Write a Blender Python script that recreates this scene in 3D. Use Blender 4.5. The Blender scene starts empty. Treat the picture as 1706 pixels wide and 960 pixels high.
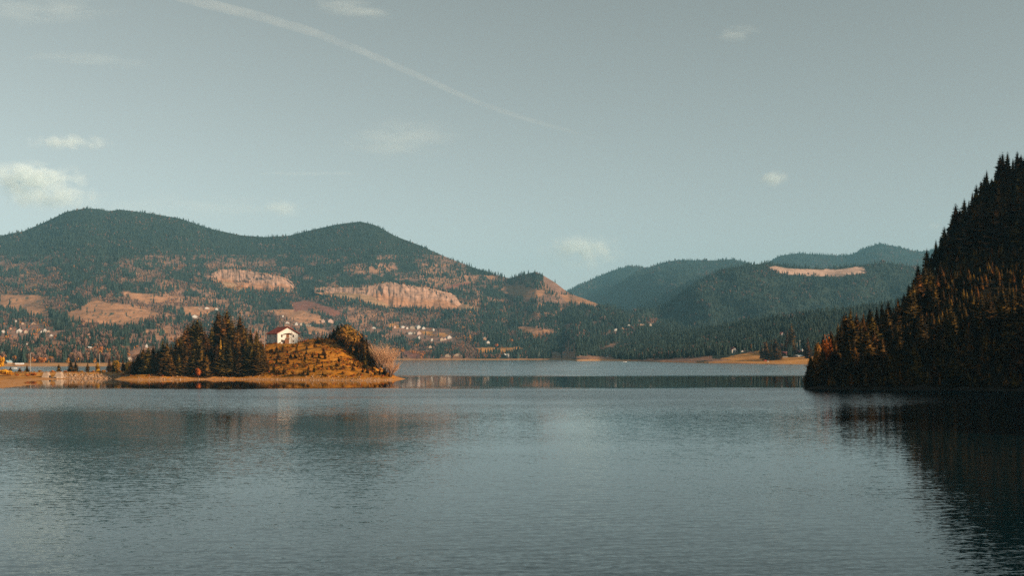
import bpy, math, random
import numpy as np
from mathutils import Vector, Matrix

SC = bpy.context.scene
COL = SC.collection
R = math.radians
rng = np.random.RandomState(7)
rnd = random.Random(11)

# ------------------------------------------------------------------ camera, sky, sun, exposure
EYE = 12.0            # eye height above the lake
F = 1829.0            # focal length in photo pixels
HX, HY = 853.0, 592.0  # principal column, horizon row

cam_d = bpy.data.cameras.new('camera'); cam = bpy.data.objects.new('camera', cam_d); COL.objects.link(cam)
cam.location = (0, 0, EYE); cam.rotation_euler = (R(90), 0, 0)
cam_d.sensor_width = 36; cam_d.lens = 36 * F / 1706
cam_d.shift_y = (HY - 480) / 1706
cam_d.clip_start = 0.5; cam_d.clip_end = 60000
SC.camera = cam

SUN_EL = R(21.0)
SUN_AZ_VEC = (0.9023, -0.4311)          # horizontal direction towards the sun (right and a bit behind)
world = bpy.data.worlds.new('World'); SC.world = world; world.use_nodes = True
wn, wl = world.node_tree.nodes, world.node_tree.links
bg = wn['Background']
sky = wn.new('ShaderNodeTexSky'); sky.sky_type = 'NISHITA'; sky.sun_disc = False
sky.sun_elevation = SUN_EL
sky.sun_rotation = math.atan2(SUN_AZ_VEC[0], SUN_AZ_VEC[1])
sky.altitude = 800; sky.air_density = 0.6; sky.dust_density = 1.6; sky.ozone_density = 1.0
hsv = wn.new('ShaderNodeHueSaturation'); hsv.inputs['Saturation'].default_value = 0.17
hsv.inputs['Hue'].default_value = 0.5
tint = wn.new('ShaderNodeMix'); tint.data_type = 'RGBA'; tint.blend_type = 'MULTIPLY'
tint.inputs['Factor'].default_value = 1.0
tint.inputs[7].default_value = (0.925, 1.0, 0.925, 1)
wl.new(sky.outputs[0], hsv.inputs['Color']); wl.new(hsv.outputs[0], tint.inputs[6]); wl.new(tint.outputs[2], bg.inputs['Color'])
bg.inputs['Strength'].default_value = 0.068

sun_d = bpy.data.lights.new('sun', 'SUN'); sun = bpy.data.objects.new('sun', sun_d); COL.objects.link(sun)
sun_d.energy = 4.2; sun_d.angle = R(0.5); sun_d.color = (1.0, 0.74, 0.50)
tosun = Vector((SUN_AZ_VEC[0] * math.cos(SUN_EL), SUN_AZ_VEC[1] * math.cos(SUN_EL), math.sin(SUN_EL)))
sun.rotation_euler = tosun.to_track_quat('Z', 'Y').to_euler()
sun.location = (400, -200, 500)

SC.view_settings.view_transform = 'Standard'; SC.view_settings.look = 'None'
SC.view_settings.exposure = 0.92; SC.view_settings.gamma = 1.0
SC.render.engine = 'CYCLES'
SC.cycles.use_denoising = False
SC.cycles.max_bounces = 5; SC.cycles.volume_bounces = 3; SC.cycles.glossy_bounces = 2; SC.cycles.diffuse_bounces = 2
SC.cycles.transparent_max_bounces = 8
SC.cycles.volume_step_rate = 1.0; SC.cycles.volume_max_steps = 64
HAZE_DENSITY = 5.0e-5
HAZE_COLOR = (0.28, 0.64, 0.86)

# ------------------------------------------------------------------ small helpers
def W(px, py, Y):
    """a point of the place seen at photo position (px, py) at distance Y"""
    return ((px - HX) / F * Y, Y, EYE + (HY - py) / F * Y)

def _h(ix, iy, seed):
    h = (ix.astype(np.int64) * 374761393 + iy.astype(np.int64) * 668265263 + seed * 974711) & 0x7fffffff
    h = ((h ^ (h >> 13)) * 1274126177) & 0x7fffffff
    return ((h ^ (h >> 16)) & 0xffff) / 65535.0

def vnoise(x, y, seed=0):
    x = np.asarray(x, float); y = np.asarray(y, float)
    ix = np.floor(x); iy = np.floor(y); fx = x - ix; fy = y - iy
    fx = fx * fx * (3 - 2 * fx); fy = fy * fy * (3 - 2 * fy)
    a = _h(ix, iy, seed); b = _h(ix + 1, iy, seed); c = _h(ix, iy + 1, seed); d = _h(ix + 1, iy + 1, seed)
    return (a * (1 - fx) + b * fx) * (1 - fy) + (c * (1 - fx) + d * fx) * fy

def fbm(x, y, seed=0, octv=4):
    s = 0; a = 0.5; t = 0
    for k in range(octv):
        s = s + a * vnoise(np.asarray(x) * 2 ** k + 17.3 * k, np.asarray(y) * 2 ** k - 9.1 * k, seed + k); t += a; a *= 0.5
    return s / t * 2 - 1

def pts(px, table):
    t = np.array(table, float)
    return np.interp(px, t[:, 0], t[:, 1])

def sstep(x):
    x = np.clip(x, 0, 1); return x * x * (3 - 2 * x)

def inpoly(px, py, poly):
    px = np.asarray(px, float); py = np.asarray(py, float)
    ins = np.zeros(px.shape, bool); n = len(poly)
    for i in range(n):
        x1, y1 = poly[i]; x2, y2 = poly[(i + 1) % n]
        if y1 == y2: continue
        c = ((y1 > py) != (y2 > py)) & (px < (x2 - x1) * (py - y1) / (y2 - y1) + x1)
        ins ^= c
    return ins

def mat(name):
    m = bpy.data.materials.new(name); m.use_nodes = True
    return m, m.node_tree.nodes, m.node_tree.links, m.node_tree.nodes['Principled BSDF']

def noisy_mat(name, c1, c2, scale=0.5, rough=0.9, c3=None, detail=4, bump=0.0, space='pos', stretch=(1, 1, 1), per_object=0.0, spec=0.15):
    """two or three colours broken up by noise, optionally varied per object or instance"""
    m, n, l, p = mat(name)
    if space == 'pos':
        src = n.new('ShaderNodeNewGeometry').outputs['Position']
    else:
        src = n.new('ShaderNodeTexCoord').outputs['Object']
    mp = n.new('ShaderNodeMapping'); mp.inputs['Scale'].default_value = stretch
    l.new(src, mp.inputs['Vector'])
    tx = n.new('ShaderNodeTexNoise'); tx.inputs['Scale'].default_value = scale; tx.inputs['Detail'].default_value = detail
    l.new(mp.outputs[0], tx.inputs['Vector'])
    cr = n.new('ShaderNodeValToRGB'); e = cr.color_ramp.elements
    e[0].position = 0.32; e[0].color = (*c1, 1); e[1].position = 0.68; e[1].color = (*c2, 1)
    if c3 is not None:
        x = cr.color_ramp.elements.new(0.5); x.color = (*c3, 1)
    l.new(tx.outputs['Fac'], cr.inputs['Fac'])
    out = cr.outputs['Color']
    if per_object > 0:
        oi = n.new('ShaderNodeObjectInfo')
        mr = n.new('ShaderNodeMapRange'); mr.inputs['To Min'].default_value = 1 - per_object; mr.inputs['To Max'].default_value = 1 + per_object
        l.new(oi.outputs['Random'], mr.inputs['Value'])
        h = n.new('ShaderNodeHueSaturation'); l.new(out, h.inputs['Color']); l.new(mr.outputs[0], h.inputs['Value'])
        mr2 = n.new('ShaderNodeMapRange'); mr2.inputs['To Min'].default_value = 0.5 - per_object * 0.05; mr2.inputs['To Max'].default_value = 0.5 + per_object * 0.05
        ml = n.new('ShaderNodeMath'); ml.operation = 'FRACT'; m3 = n.new('ShaderNodeMath'); m3.operation = 'MULTIPLY'; m3.inputs[1].default_value = 7.31
        l.new(oi.outputs['Random'], m3.inputs[0]); l.new(m3.outputs[0], ml.inputs[0]); l.new(ml.outputs[0], mr2.inputs['Value']); l.new(mr2.outputs[0], h.inputs['Hue'])
        out = h.outputs[0]
    l.new(out, p.inputs['Base Color'])
    p.inputs['Roughness'].default_value = rough; p.inputs['Specular IOR Level'].default_value = spec
    if bump:
        b = n.new('ShaderNodeBump'); b.inputs['Strength'].default_value = 1.0; b.inputs['Distance'].default_value = bump
        l.new(tx.outputs['Fac'], b.inputs['Height']); l.new(b.outputs[0], p.inputs['Normal'])
    return m

def flat(name, c, rough=0.7, spec=0.3, metallic=0.0):
    """a plain painted or cast surface with slight wear"""
    k = 0.86
    m = noisy_mat(name, tuple(x * k for x in c), c, scale=1.3, rough=rough, detail=5, space='obj', spec=spec)
    m.node_tree.nodes['Principled BSDF'].inputs['Metallic'].default_value = metallic
    return m

def mesh_np(name, verts, faces, material=None, smooth=False, colors=None):
    me = bpy.data.meshes.new(name)
    v = np.asarray(verts, np.float32); f = np.asarray(faces, np.int32)
    me.vertices.add(len(v)); me.vertices.foreach_set('co', v.ravel())
    k = f.shape[1]
    me.loops.add(f.size); me.loops.foreach_set('vertex_index', f.ravel())
    me.polygons.add(len(f)); me.polygons.foreach_set('loop_start', np.arange(0, f.size, k, dtype=np.int32))
    me.update(calc_edges=True)
    if smooth: me.polygons.foreach_set('use_smooth', np.ones(len(f), bool))
    if colors is not None:
        ca = me.color_attributes.new('cover', 'FLOAT_COLOR', 'POINT')
        c = np.ones((len(v), 4), np.float32); c[:, :3] = colors
        ca.data.foreach_set('color', c.ravel())
    if material: me.materials.append(material)
    me.validate(); return me

def link(name, data, parent=None, loc=None, rz=0.0, scale=None):
    o = bpy.data.objects.new(name, data); COL.objects.link(o)
    if parent: o.parent = parent
    if loc is not None: o.location = loc
    if rz: o.rotation_euler = (0, 0, rz)
    if scale is not None: o.scale = scale if hasattr(scale, '__len__') else (scale,) * 3
    return o

def tag(o, label=None, cat=None, group=None, kind=None):
    if label: o['label'] = label
    if cat: o['category'] = cat
    if group: o['group'] = group
    if kind: o['kind'] = kind
    return o

def grid_faces(nr, nc, flip=False):
    i = np.arange(nr - 1)[:, None] * nc + np.arange(nc - 1)[None, :]
    i = i.ravel()
    f = np.stack([i, i + 1, i + nc + 1, i + nc], 1)
    return f[:, ::-1] if flip else f

class MB:
    """collects boxes, prisms and tubes into one mesh"""
    def __init__(s): s.v = []; s.f = []
    def add(s, vs, fs):
        o = len(s.v); s.v += [tuple(v) for v in vs]; s.f += [tuple(i + o for i in f) for f in fs]; return s
    def box(s, x0, x1, y0, y1, z0, z1):
        return s.add([(x0, y0, z0), (x1, y0, z0), (x1, y1, z0), (x0, y1, z0), (x0, y0, z1), (x1, y0, z1), (x1, y1, z1), (x0, y1, z1)],
                     [(0, 3, 2, 1), (4, 5, 6, 7), (0, 1, 5, 4), (1, 2, 6, 5), (2, 3, 7, 6), (3, 0, 4, 7)])
    def tube(s, a, b, r0, r1, n=6):
        a = Vector(a); b = Vector(b); d = (b - a).normalized()
        u = d.orthogonal().normalized(); w = d.cross(u)
        vs = []
        for c, r in ((a, r0), (b, r1)):
            for k in range(n):
                t = 2 * math.pi * k / n
                vs.append(c + (u * math.cos(t) + w * math.sin(t)) * r)
        fs = [(k, (k + 1) % n, n + (k + 1) % n, n + k) for k in range(n)] + [tuple(range(n - 1, -1, -1)), tuple(range(n, 2 * n))]
        return s.add(vs, fs)
    def mesh(s, name, m, smooth=False):
        me = bpy.data.meshes.new(name); me.from_pydata(s.v, [], s.f)
        if m: me.materials.append(m)
        if smooth:
            for p in me.polygons: p.use_smooth = True
        me.update(); return me
    def build(s, name, m, parent=None, **k):
        return link(name, s.mesh(name, m), parent, **k)

# ------------------------------------------------------------------ water
def water_material():
    m, n, l, p = mat('lake_water')
    p.inputs['Base Color'].default_value = (0.001, 0.010, 0.014, 1)
    p.inputs['Roughness'].default_value = 0.03; p.inputs['IOR'].default_value = 1.33; p.inputs['Specular IOR Level'].default_value = 0.5; p.inputs['Specular Tint'].default_value = (0.58, 0.92, 0.98, 1)
    geo = n.new('ShaderNodeNewGeometry')
    def noise(sx, sy, detail, rough=0.5, rot=0.0, dim='3D'):
        mp = n.new('ShaderNodeMapping'); mp.inputs['Scale'].default_value = (sx, sy, 1); mp.inputs['Rotation'].default_value = (0, 0, rot)
        l.new(geo.outputs['Position'], mp.inputs['Vector'])
        t = n.new('ShaderNodeTexNoise'); t.inputs['Scale'].default_value = 1.0; t.inputs['Detail'].default_value = detail
        t.inputs['Roughness'].default_value = rough
        l.new(mp.outputs[0], t.inputs['Vector']); return t
    def math_(op, a, b=None, c=None):
        x = n.new('ShaderNodeMath'); x.operation = op
        for i, v in enumerate((a, b, c)):
            if v is None: continue
            if isinstance(v, (int, float)): x.inputs[i].default_value = v
            else: l.new(v, x.inputs[i])
        return x.outputs[0]
    sep = n.new('ShaderNodeSeparateXYZ'); l.new(geo.outputs['Position'], sep.inputs[0])
    # wind map: how rough the surface is at each place of the lake
    big = noise(0.005, 0.010, 5, 0.6)
    yy = math_('MULTIPLY_ADD', math_('SUBTRACT', big.outputs['Fac'], 0.5), 95.0, sep.outputs['Y'])
    xw = math_('MULTIPLY_ADD', sep.outputs['X'], -0.02, yy)
    mr = n.new('ShaderNodeMapRange'); mr.inputs['From Min'].default_value = 0; mr.inputs['From Max'].default_value = 3000
    l.new(yy, mr.inputs['Value'])
    cr = n.new('ShaderNodeValToRGB'); cr.color_ramp.interpolation = 'LINEAR'
    stops = WIND
    e = cr.color_ramp.elements
    while len(e) < len(stops): e.new(0.5)
    for k, (Y, v) in enumerate(stops):
        e[k].position = Y / 3000.0; e[k].color = (v, v, v, 1)
    l.new(mr.outputs[0], cr.inputs['Fac'])
    amp = cr.outputs['Color']
    cr2 = n.new('ShaderNodeValToRGB'); e = cr2.color_ramp.elements
    while len(e) < len(LEAN): e.new(0.5)
    for k, (Y, v) in enumerate(LEAN): e[k].position = Y / 3000.0; e[k].color = (v, v, v, 1)
    l.new(mr.outputs[0], cr2.inputs['Fac']); lean = cr2.outputs['Color']   # the wave faces one sees lean towards the shore one stands on
    pat = noise(0.010, 0.03, 3)
    pm = n.new('ShaderNodeMapRange'); pm.inputs['From Min'].default_value = 0.35; pm.inputs['From Max'].default_value = 0.65
    pm.inputs['To Min'].default_value = 0.65; pm.inputs['To Max'].default_value = 1.35; l.new(pat.outputs['Fac'], pm.inputs['Value'])
    ampv = math_('MULTIPLY', amp, pm.outputs[0])
    # slopes of the ripples
    a = noise(2.2, 6.5, 4, 0.6, rot=0.10)
    b = noise(0.5, 1.9, 4, 0.6, rot=-0.2)
    sa = n.new('ShaderNodeSeparateColor'); l.new(a.outputs['Color'], sa.inputs[0])
    sb = n.new('ShaderNodeSeparateColor'); l.new(b.outputs['Color'], sb.inputs[0])
    def slope(i):
        u = math_('SUBTRACT', sa.outputs[i], 0.5); v = math_('SUBTRACT', sb.outputs[i], 0.5)
        s = math_('ADD', math_('MULTIPLY', u, 2.2), math_('MULTIPLY', v, 1.1))
        return s
    # long wave trains crossing the near water
    wt = n.new('ShaderNodeTexWave'); wt.wave_type = 'BANDS'; wt.bands_direction = 'Y'; wt.inputs['Scale'].default_value = 0.22
    wt.inputs['Distortion'].default_value = 9.0; wt.inputs['Detail'].default_value = 2; wt.inputs['Detail Scale'].default_value = 0.6
    mpw = n.new('ShaderNodeMapping'); mpw.inputs['Rotation'].default_value = (0, 0, -0.22); l.new(geo.outputs['Position'], mpw.inputs['Vector']); l.new(mpw.outputs[0], wt.inputs['Vector'])
    tr = math_('MULTIPLY', math_('SUBTRACT', wt.outputs['Fac'], 0.5), 0.16)
    sx = math_('MULTIPLY', math_('MULTIPLY', slope(0), 0.45), ampv)
    sy = math_('SUBTRACT', math_('MULTIPLY', math_('ADD', slope(1), tr), ampv), lean)
    cmb = n.new('ShaderNodeCombineXYZ'); l.new(sx, cmb.inputs[0]); l.new(sy, cmb.inputs[1]); cmb.inputs[2].default_value = 1.0
    nrm = n.new('ShaderNodeVectorMath'); nrm.operation = 'NORMALIZE'; l.new(cmb.outputs[0], nrm.inputs[0])
    l.new(nrm.outputs[0], p.inputs['Normal'])
    return m

WIND = [(0, 0.105), (75, 0.09), (110, 0.058), (210, 0.050), (240, 0.11), (300, 0.25), (385, 0.30), (402, 0.012), (520, 0.006), (600, 0.006), (700, 0.22), (1500, 0.22), (3000, 0.15)]
LEAN = [(0, 0.005), (75, 0.004), (120, 0.010), (170, 0.010), (215, 0.013), (260, 0.035), (320, 0.07), (385, 0.07), (402, 0.0), (600, 0.0), (700, 0.06), (3000, 0.04)]
wv = [(-9000, -300, 0), (9000, -300, 0), (9000, 9500, 0), (-9000, 9500, 0)]
tag(link('water', mesh_np('water', wv, [(0, 1, 2, 3)], water_material())), 'calm dark teal lake with fine wind ripples', kind='structure')

# ------------------------------------------------------------------ terrain materials
def cover_material(name, rough=0.95, nscale=0.06, amt=0.35, stretch=(1, 1, 1), fine=0.6):
    m, n, l, p = mat(name)
    at = n.new('ShaderNodeAttribute'); at.attribute_name = 'cover'
    geo = n.new('ShaderNodeNewGeometry')
    mp = n.new('ShaderNodeMapping'); mp.inputs['Scale'].default_value = stretch; l.new(geo.outputs['Position'], mp.inputs['Vector'])
    t = n.new('ShaderNodeTexNoise'); t.inputs['Scale'].default_value = nscale; t.inputs['Detail'].default_value = 8; t.inputs['Roughness'].default_value = fine
    l.new(mp.outputs[0], t.inputs['Vector'])
    mr = n.new('ShaderNodeMapRange'); mr.inputs['From Min'].default_value = 0.25; mr.inputs['From Max'].default_value = 0.75
    mr.inputs['To Min'].default_value = 1 - amt; mr.inputs['To Max'].default_value = 1 + amt; l.new(t.outputs['Fac'], mr.inputs['Value'])
    vm = n.new('ShaderNodeVectorMath'); vm.operation = 'SCALE'; l.new(at.outputs['Color'], vm.inputs[0]); l.new(mr.outputs[0], vm.inputs['Scale'])
    l.new(vm.outputs[0], p.inputs['Base Color'])
    p.inputs['Roughness'].default_value = rough; p.inputs['Specular IOR Level'].default_value = 0.1
    return m

LAND = cover_material('hill_ground', nscale=0.035, amt=0.5, stretch=(1, 0.5, 3), fine=0.68)
C_FOREST = np.array((0.018, 0.026, 0.020))
C_MEADOW = np.array((0.31, 0.155, 0.082))
C_PINK = np.array((0.20, 0.112, 0.082))
C_GOLD = np.array((0.40, 0.19, 0.055))
C_RED = np.array((0.17, 0.065, 0.045))
C_SAND = np.array((0.36, 0.215, 0.12))

# ------------------------------------------------------------------ the far shore: slopes, meadows, wooded mountain
SHORE_A = [(-900, 611), (0, 611), (215, 610.5), (300, 607), (450, 602), (655, 600), (940, 600), (960, 602), (1000, 601.5), (1060, 602.5), (1100, 604), (1180, 606), (1265, 607), (1345, 608), (1700, 609)]
SKY_A = [(-900, 480), (-500, 430), (-200, 405), (0, 393), (40, 385), (75, 370), (110, 353), (140, 347), (165, 348), (180, 352), (200, 349), (240, 354), (300, 364), (350, 381), (400, 392), (440, 395), (480, 393), (520, 383), (560, 374), (600, 369), (625, 375), (660, 394), (700, 409), (740, 427), (780, 443), (820, 456), (848, 464), (870, 458), (893, 453), (905, 459), (925, 471), (948, 489), (965, 495), (1000, 508), (1050, 521), (1100, 536), (1140, 549), (1200, 566), (1260, 590)]
DEP_A = [(-900, 4600), (0, 5200), (600, 5200), (780, 4900), (850, 4700), (950, 4300), (1000, 4000), (1100, 3500), (1200, 2900), (1260, 2500)]

MEADOWS = [
 [(0, 490), (88, 494), (68, 508), (81, 522), (83, 532), (63, 532), (38, 521), (0, 516)],
 [(155, 500), (202, 508), (252, 519), (272, 525), (252, 532), (217, 545), (161, 543), (111, 534), (113, 522), (141, 509)],
 [(199, 486), (252, 491), (281, 499), (277, 506), (227, 505), (214, 496)],
 [(242, 551), (285, 548), (277, 557), (242, 554)],
 [(307, 512), (363, 512), (338, 527), (310, 529)],
 [(858, 544), (895, 546), (899, 552), (907, 549), (932, 552), (935, 555), (907, 556), (891, 559), (868, 554)],
 [(842, 474), (883, 480), (912, 487), (899, 497), (850, 494), (834, 484)],
 [(931, 491), (964, 494), (1004, 510), (985, 510), (945, 505)],
 [(893, 502), (912, 510), (899, 511)], [(805, 458), (829, 462), (829, 467), (812, 466)],
 [(1063, 518), (1080, 524), (1105, 530), (1106, 537), (1072, 531)],
 [(79, 568), (101, 567), (116, 576), (111, 582), (82, 580)],
 [(53, 552), (60, 561), (75, 562), (69, 567), (60, 572), (55, 562)], [(55, 575), (67, 580), (60, 586)],
 [(0, 563), (14, 566), (12, 572), (0, 573)], [(15, 556), (27, 563), (22, 569)],
 [(443, 517), (487, 516), (535, 527), (538, 540), (503, 539), (468, 527)], [(506, 543), (552, 551), (545, 560), (514, 557)],
]
GOLDS = [[(784, 582), (817, 579), (845, 580), (864, 577), (873, 581), (860, 584), (847, 589), (827, 588), (806, 593), (798, 586)],
 [(130, 582), (160, 584), (196, 590), (190, 596), (150, 592)], [(649, 540), (668, 542), (664, 548), (650, 547)],
 [(700, 551), (722, 553), (722, 560), (706, 558)], [(730, 555), (748, 556), (750, 562), (728, 561)]]
REDS = [[(487, 503), (508, 501), (552, 512), (571, 523), (568, 527), (546, 527), (530, 516), (489, 519)],
 [(666, 585), (709, 585), (706, 591), (722, 598), (687, 598), (659, 588)], [(740, 478), (780, 470), (783, 474), (745, 482)]]
PINKS = [[(905, 456), (925, 470), (950, 488), (935, 491), (915, 484), (906, 470)],
 [(655, 545), (750, 548), (765, 572), (700, 572), (650, 560)], [(0, 540), (70, 540), (110, 560), (60, 570), (0, 565)], [(840, 490), (930, 492), (960, 500), (940, 508), (880, 500)]]
CLIFFS = [[(366, 450), (395, 449), (460, 458), (484, 466), (491, 478), (488, 485), (378, 486), (368, 470)],
 [(530, 478), (600, 480), (625, 475), (650, 471), (690, 476), (740, 485), (760, 493), (766, 505), (800, 512), (798, 518), (640, 514), (600, 502), (545, 494)]]

def shoreY(sh, px): return EYE * F / (pts(px, sh) - HY)

def land_rows(px, shore, skyl, dep, nt, power, relief, seed, beach=1.6, back=True, wave=420.0):
    """vertices of a hillside: shore below, skyline above, every row at its own distance"""
    px = np.asarray(px, float)
    Ys = shoreY(shore, px); ysk = pts(px, skyl); Yk = pts(px, dep)
    rows = []
    Yb = Ys + 22
    rows.append(np.stack([(px - HX) / F * (Ys - 60), Ys - 60, np.full_like(px, -4.0)], 1))
    rows.append(np.stack([(px - HX) / F * (Ys - 3), Ys - 3, np.full_like(px, -0.25)], 1))
    rows.append(np.stack([(px - HX) / F * Ys, Ys, np.full_like(px, 0.15)], 1))
    yb = HY - (beach - EYE) / Yb * F
    for t in np.linspace(0, 1, nt):
        y = yb + (ysk - yb) * t
        g = t ** power
        Y = Yb + (Yk - Yb) * g
        X = (px - HX) / F * Y; Z = EYE + (HY - y) / F * Y
        env = np.minimum(1, t * 5) * np.minimum(1, (1 - t) * 4)
        sp = 1 - np.abs(fbm(X / wave, Y / wave * 0.35, seed, 4)) * 2
        Z = Z + env * relief * (sp - 0.5) + env * relief * 0.25 * fbm(X / 90, Y / 90, seed + 9, 3)
        Z = np.maximum(Z, 0.6 + 0.0 * Z)
        rows.append(np.stack([X, Y, Z], 1))
    if back:
        l = rows[-1]
        for k, (dy, fz) in enumerate(((250, 0.93), (900, 0.6), (1800, -0.02))):
            s = (l[:, 1] + dy) / l[:, 1]
            rows.append(np.stack([l[:, 0] * s, l[:, 1] + dy, l[:, 2] * fz], 1))
    return np.array(rows)

def pic(v):
    return HX + v[..., 0] / v[..., 1] * F, HY - (v[..., 2] - EYE) / v[..., 1] * F

def soft(px, py, polys, seed, wob=3.0):
    """inside any of the outlines, with an irregular edge"""
    qx = px + wob * fbm(px / 9, py / 5, seed, 3); qy = py + wob * 0.6 * fbm(px / 9 + 40, py / 5, seed + 5, 3)
    r = np.zeros(px.shape, bool)
    for p in polys: r |= inpoly(qx, qy, p)
    return r

pxA = np.arange(-700, 1262, 2.6)
VA = land_rows(pxA, SHORE_A, SKY_A, DEP_A, 150, 0.80, 26, 3)
PA, QA = pic(VA)

def beachmask(v, lim=2.2): return v[..., 2] < lim

colA = np.zeros(VA.shape) + C_FOREST
mixd = fbm(PA / 40, QA / 14, 50, 4)
low = (QA > 425) & (mixd > -0.1)
colA[low] = C_PINK * 0.8
colA[(QA > 440) & (mixd > 0.12)] = C_MEADOW * 0.55 + C_PINK * 0.4
m_meadow = soft(PA, QA, MEADOWS, 1); m_gold = soft(PA, QA, GOLDS, 2); m_red = soft(PA, QA, REDS, 3); m_pink = soft(PA, QA, PINKS, 4)
m_cliff = soft(PA, QA, CLIFFS, 5, 1.5)
colA[m_pink] = C_PINK; colA[m_meadow] = C_MEADOW; colA[m_gold] = C_GOLD; colA[m_red] = C_RED; colA[m_cliff] = C_SAND * 0.8
m_beach = beachmask(VA, 3.0) & (PA < 1050)
mm = fbm(PA / 7, QA / 2.5, 140, 4); colA[m_meadow & (mm > .25)] = C_MEADOW * .6 + C_PINK * .3; colA[m_meadow & (mm < -.32)] = C_MEADOW * 1.2; colA[(m_meadow | m_pink) & (fbm(PA / 4, QA / 2, 141, 3) > .52)] = C_FOREST * 2
colA[m_beach] = C_GOLD * 0.5 + C_SAND * 0.5
nr, nc = VA.shape[:2]
tag(link('hillside', mesh_np('hillside', VA.reshape(-1, 3), grid_faces(nr, nc), LAND, True, colA.reshape(-1, 3))), 'far shore rising from meadows and villages to the wooded twin-topped mountain', kind='structure')

# ------------------------------------------------------------------ wooded far hills on the right
def far_hill(name, label, px, skyl, dep, base, power, relief, seed, nt=70, colfn=None):
    V = land_rows(px, base, skyl, dep, nt, power, relief, seed, wave=650)
    P_, Q_ = pic(V); c = np.zeros(V.shape) + C_FOREST
    m = np.zeros(P_.shape, bool)
    if colfn: m = colfn(P_, Q_, c, V)
    tag(link(name, mesh_np(name, V.reshape(-1, 3), grid_faces(*V.shape[:2]), LAND, True, c.reshape(-1, 3))), label, kind='structure')
    return V, m

BASE_C = [(800, 597.5), (2600, 597.5)]
HILL_MEADOW = [[(1277, 447), (1290, 443), (1310, 447), (1340, 449), (1400, 449), (1425, 445), (1442, 446), (1440, 456), (1400, 460), (1375, 461), (1330, 459), (1290, 454)]]  # outline of the bare meadow high on the broad hill, paler in itself
def c4col(P_, Q_, c, V):
    m = soft(P_, Q_, HILL_MEADOW, 8, 1.2); c[m] = np.array((0.36, 0.235, 0.18)); return m
def c1none(P_, Q_, c, V): return np.zeros(P_.shape, bool)
hills = []
hills.append(far_hill('hills', 'farthest pale wooded hill behind the gap between the mountains', np.arange(900, 1300, 5.0),
    [(900, 505), (945, 485), (985, 466), (1020, 451), (1050, 443), (1070, 445), (1080, 449), (1110, 460), (1160, 480), (1300, 520)], [(900, 8800), (1300, 8800)], BASE_C, 0.9, 90, 21))
hills.append(far_hill('hills', 'wooded hill with a long rounded top beyond the bare-topped hill', np.arange(940, 1420, 5.0),
    [(940, 520), (990, 500), (1030, 474), (1060, 454), (1100, 439), (1130, 433), (1165, 434), (1195, 434), (1220, 432), (1245, 438), (1290, 452), (1420, 500)], [(940, 7300), (1420, 7300)], BASE_C, 0.9, 160, 33))
hills.append(far_hill('hills', 'steep wooded spur running down to the left in front of the long rounded hill', np.arange(1000, 1420, 5.0),
    [(1000, 560), (1050, 520), (1090, 496), (1130, 478), (1165, 461), (1200, 450), (1225, 445), (1250, 450), (1300, 475), (1420, 530)], [(1000, 5600), (1420, 5600)], BASE_C, 0.9, 80, 83))
hills.append(far_hill('hills', 'pointed far wooded hill above the bare meadow at the right', np.arange(1200, 2300, 6.0),
    [(1200, 470), (1270, 442), (1300, 426), (1330, 422), (1360, 424), (1400, 426), (1420, 424), (1440, 414), (1465, 406), (1490, 410), (1520, 418), (1545, 420), (1560, 412), (1600, 399), (1700, 380), (1900, 400), (2300, 470)], [(1200, 8200), (2300, 8200)], BASE_C, 0.9, 90, 47))
hills.append(far_hill('hills', 'broad wooded hill carrying a pale bare meadow near its top', np.arange(1040, 2300, 4.0),
    [(1040, 545), (1090, 522), (1130, 494), (1160, 474), (1200, 455), (1250, 442), (1280, 438), (1300, 441), (1340, 446), (1380, 447), (1420, 443), (1440, 441), (1470, 437), (1520, 444), (1600, 452), (1800, 440), (2300, 500)], [(1040, 4000), (1200, 4400), (2300, 4700)],
    [(800, 598.5), (2600, 598.5)], 0.85, 150, 59, nt=100, colfn=c4col))

# ------------------------------------------------------------------ nearer dark forest shore on the right
SKY_D = [(950, 603), (975, 593), (1000, 583), (1050, 566), (1100, 560), (1150, 556), (1200, 548), (1250, 539), (1300, 531), (1350, 526), (1400, 521), (1450, 515), (1500, 505), (1706, 485), (2300, 480)]
DEP_D = [(950, 2700), (1000, 3000), (1100, 2900), (1250, 2500), (1350, 2300), (2300, 2200)]
pxD = np.arange(952, 2200, 2.6)
VD = land_rows(pxD, SHORE_A, SKY_D, DEP_D, 70, 0.8, 6, 71)
PD, QD = pic(VD)
FIELD_D = [(940, 598.5), (1010, 597), (1040, 600.5), (1080, 600), (1140, 598), (1180, 597), (1222, 592.5), (1264, 585), (1268, 592), (1290, 593), (1300, 596), (1345, 594), (1400, 594), (2300, 594)]
def field_d(P_, Q_): return (Q_ > pts(P_, FIELD_D) + 0.8 * fbm(P_ / 12, Q_ / 5, 90, 2)) | inpoly(P_, Q_, [(1295, 577), (1313, 576), (1312, 583), (1296, 584)])
cD = np.zeros(VD.shape) + C_FOREST
mD = field_d(PD, QD); cD[mD] = C_GOLD; mDb = beachmask(VD, 1.2); cD[mDb] = C_SAND * 0.85
tag(link('shore_meadow', mesh_np('shore_meadow', VD.reshape(-1, 3), grid_faces(*VD.shape[:2]), LAND, True, cD.reshape(-1, 3))), 'low golden meadow shore with dark forest rising behind it', kind='structure')

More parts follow.
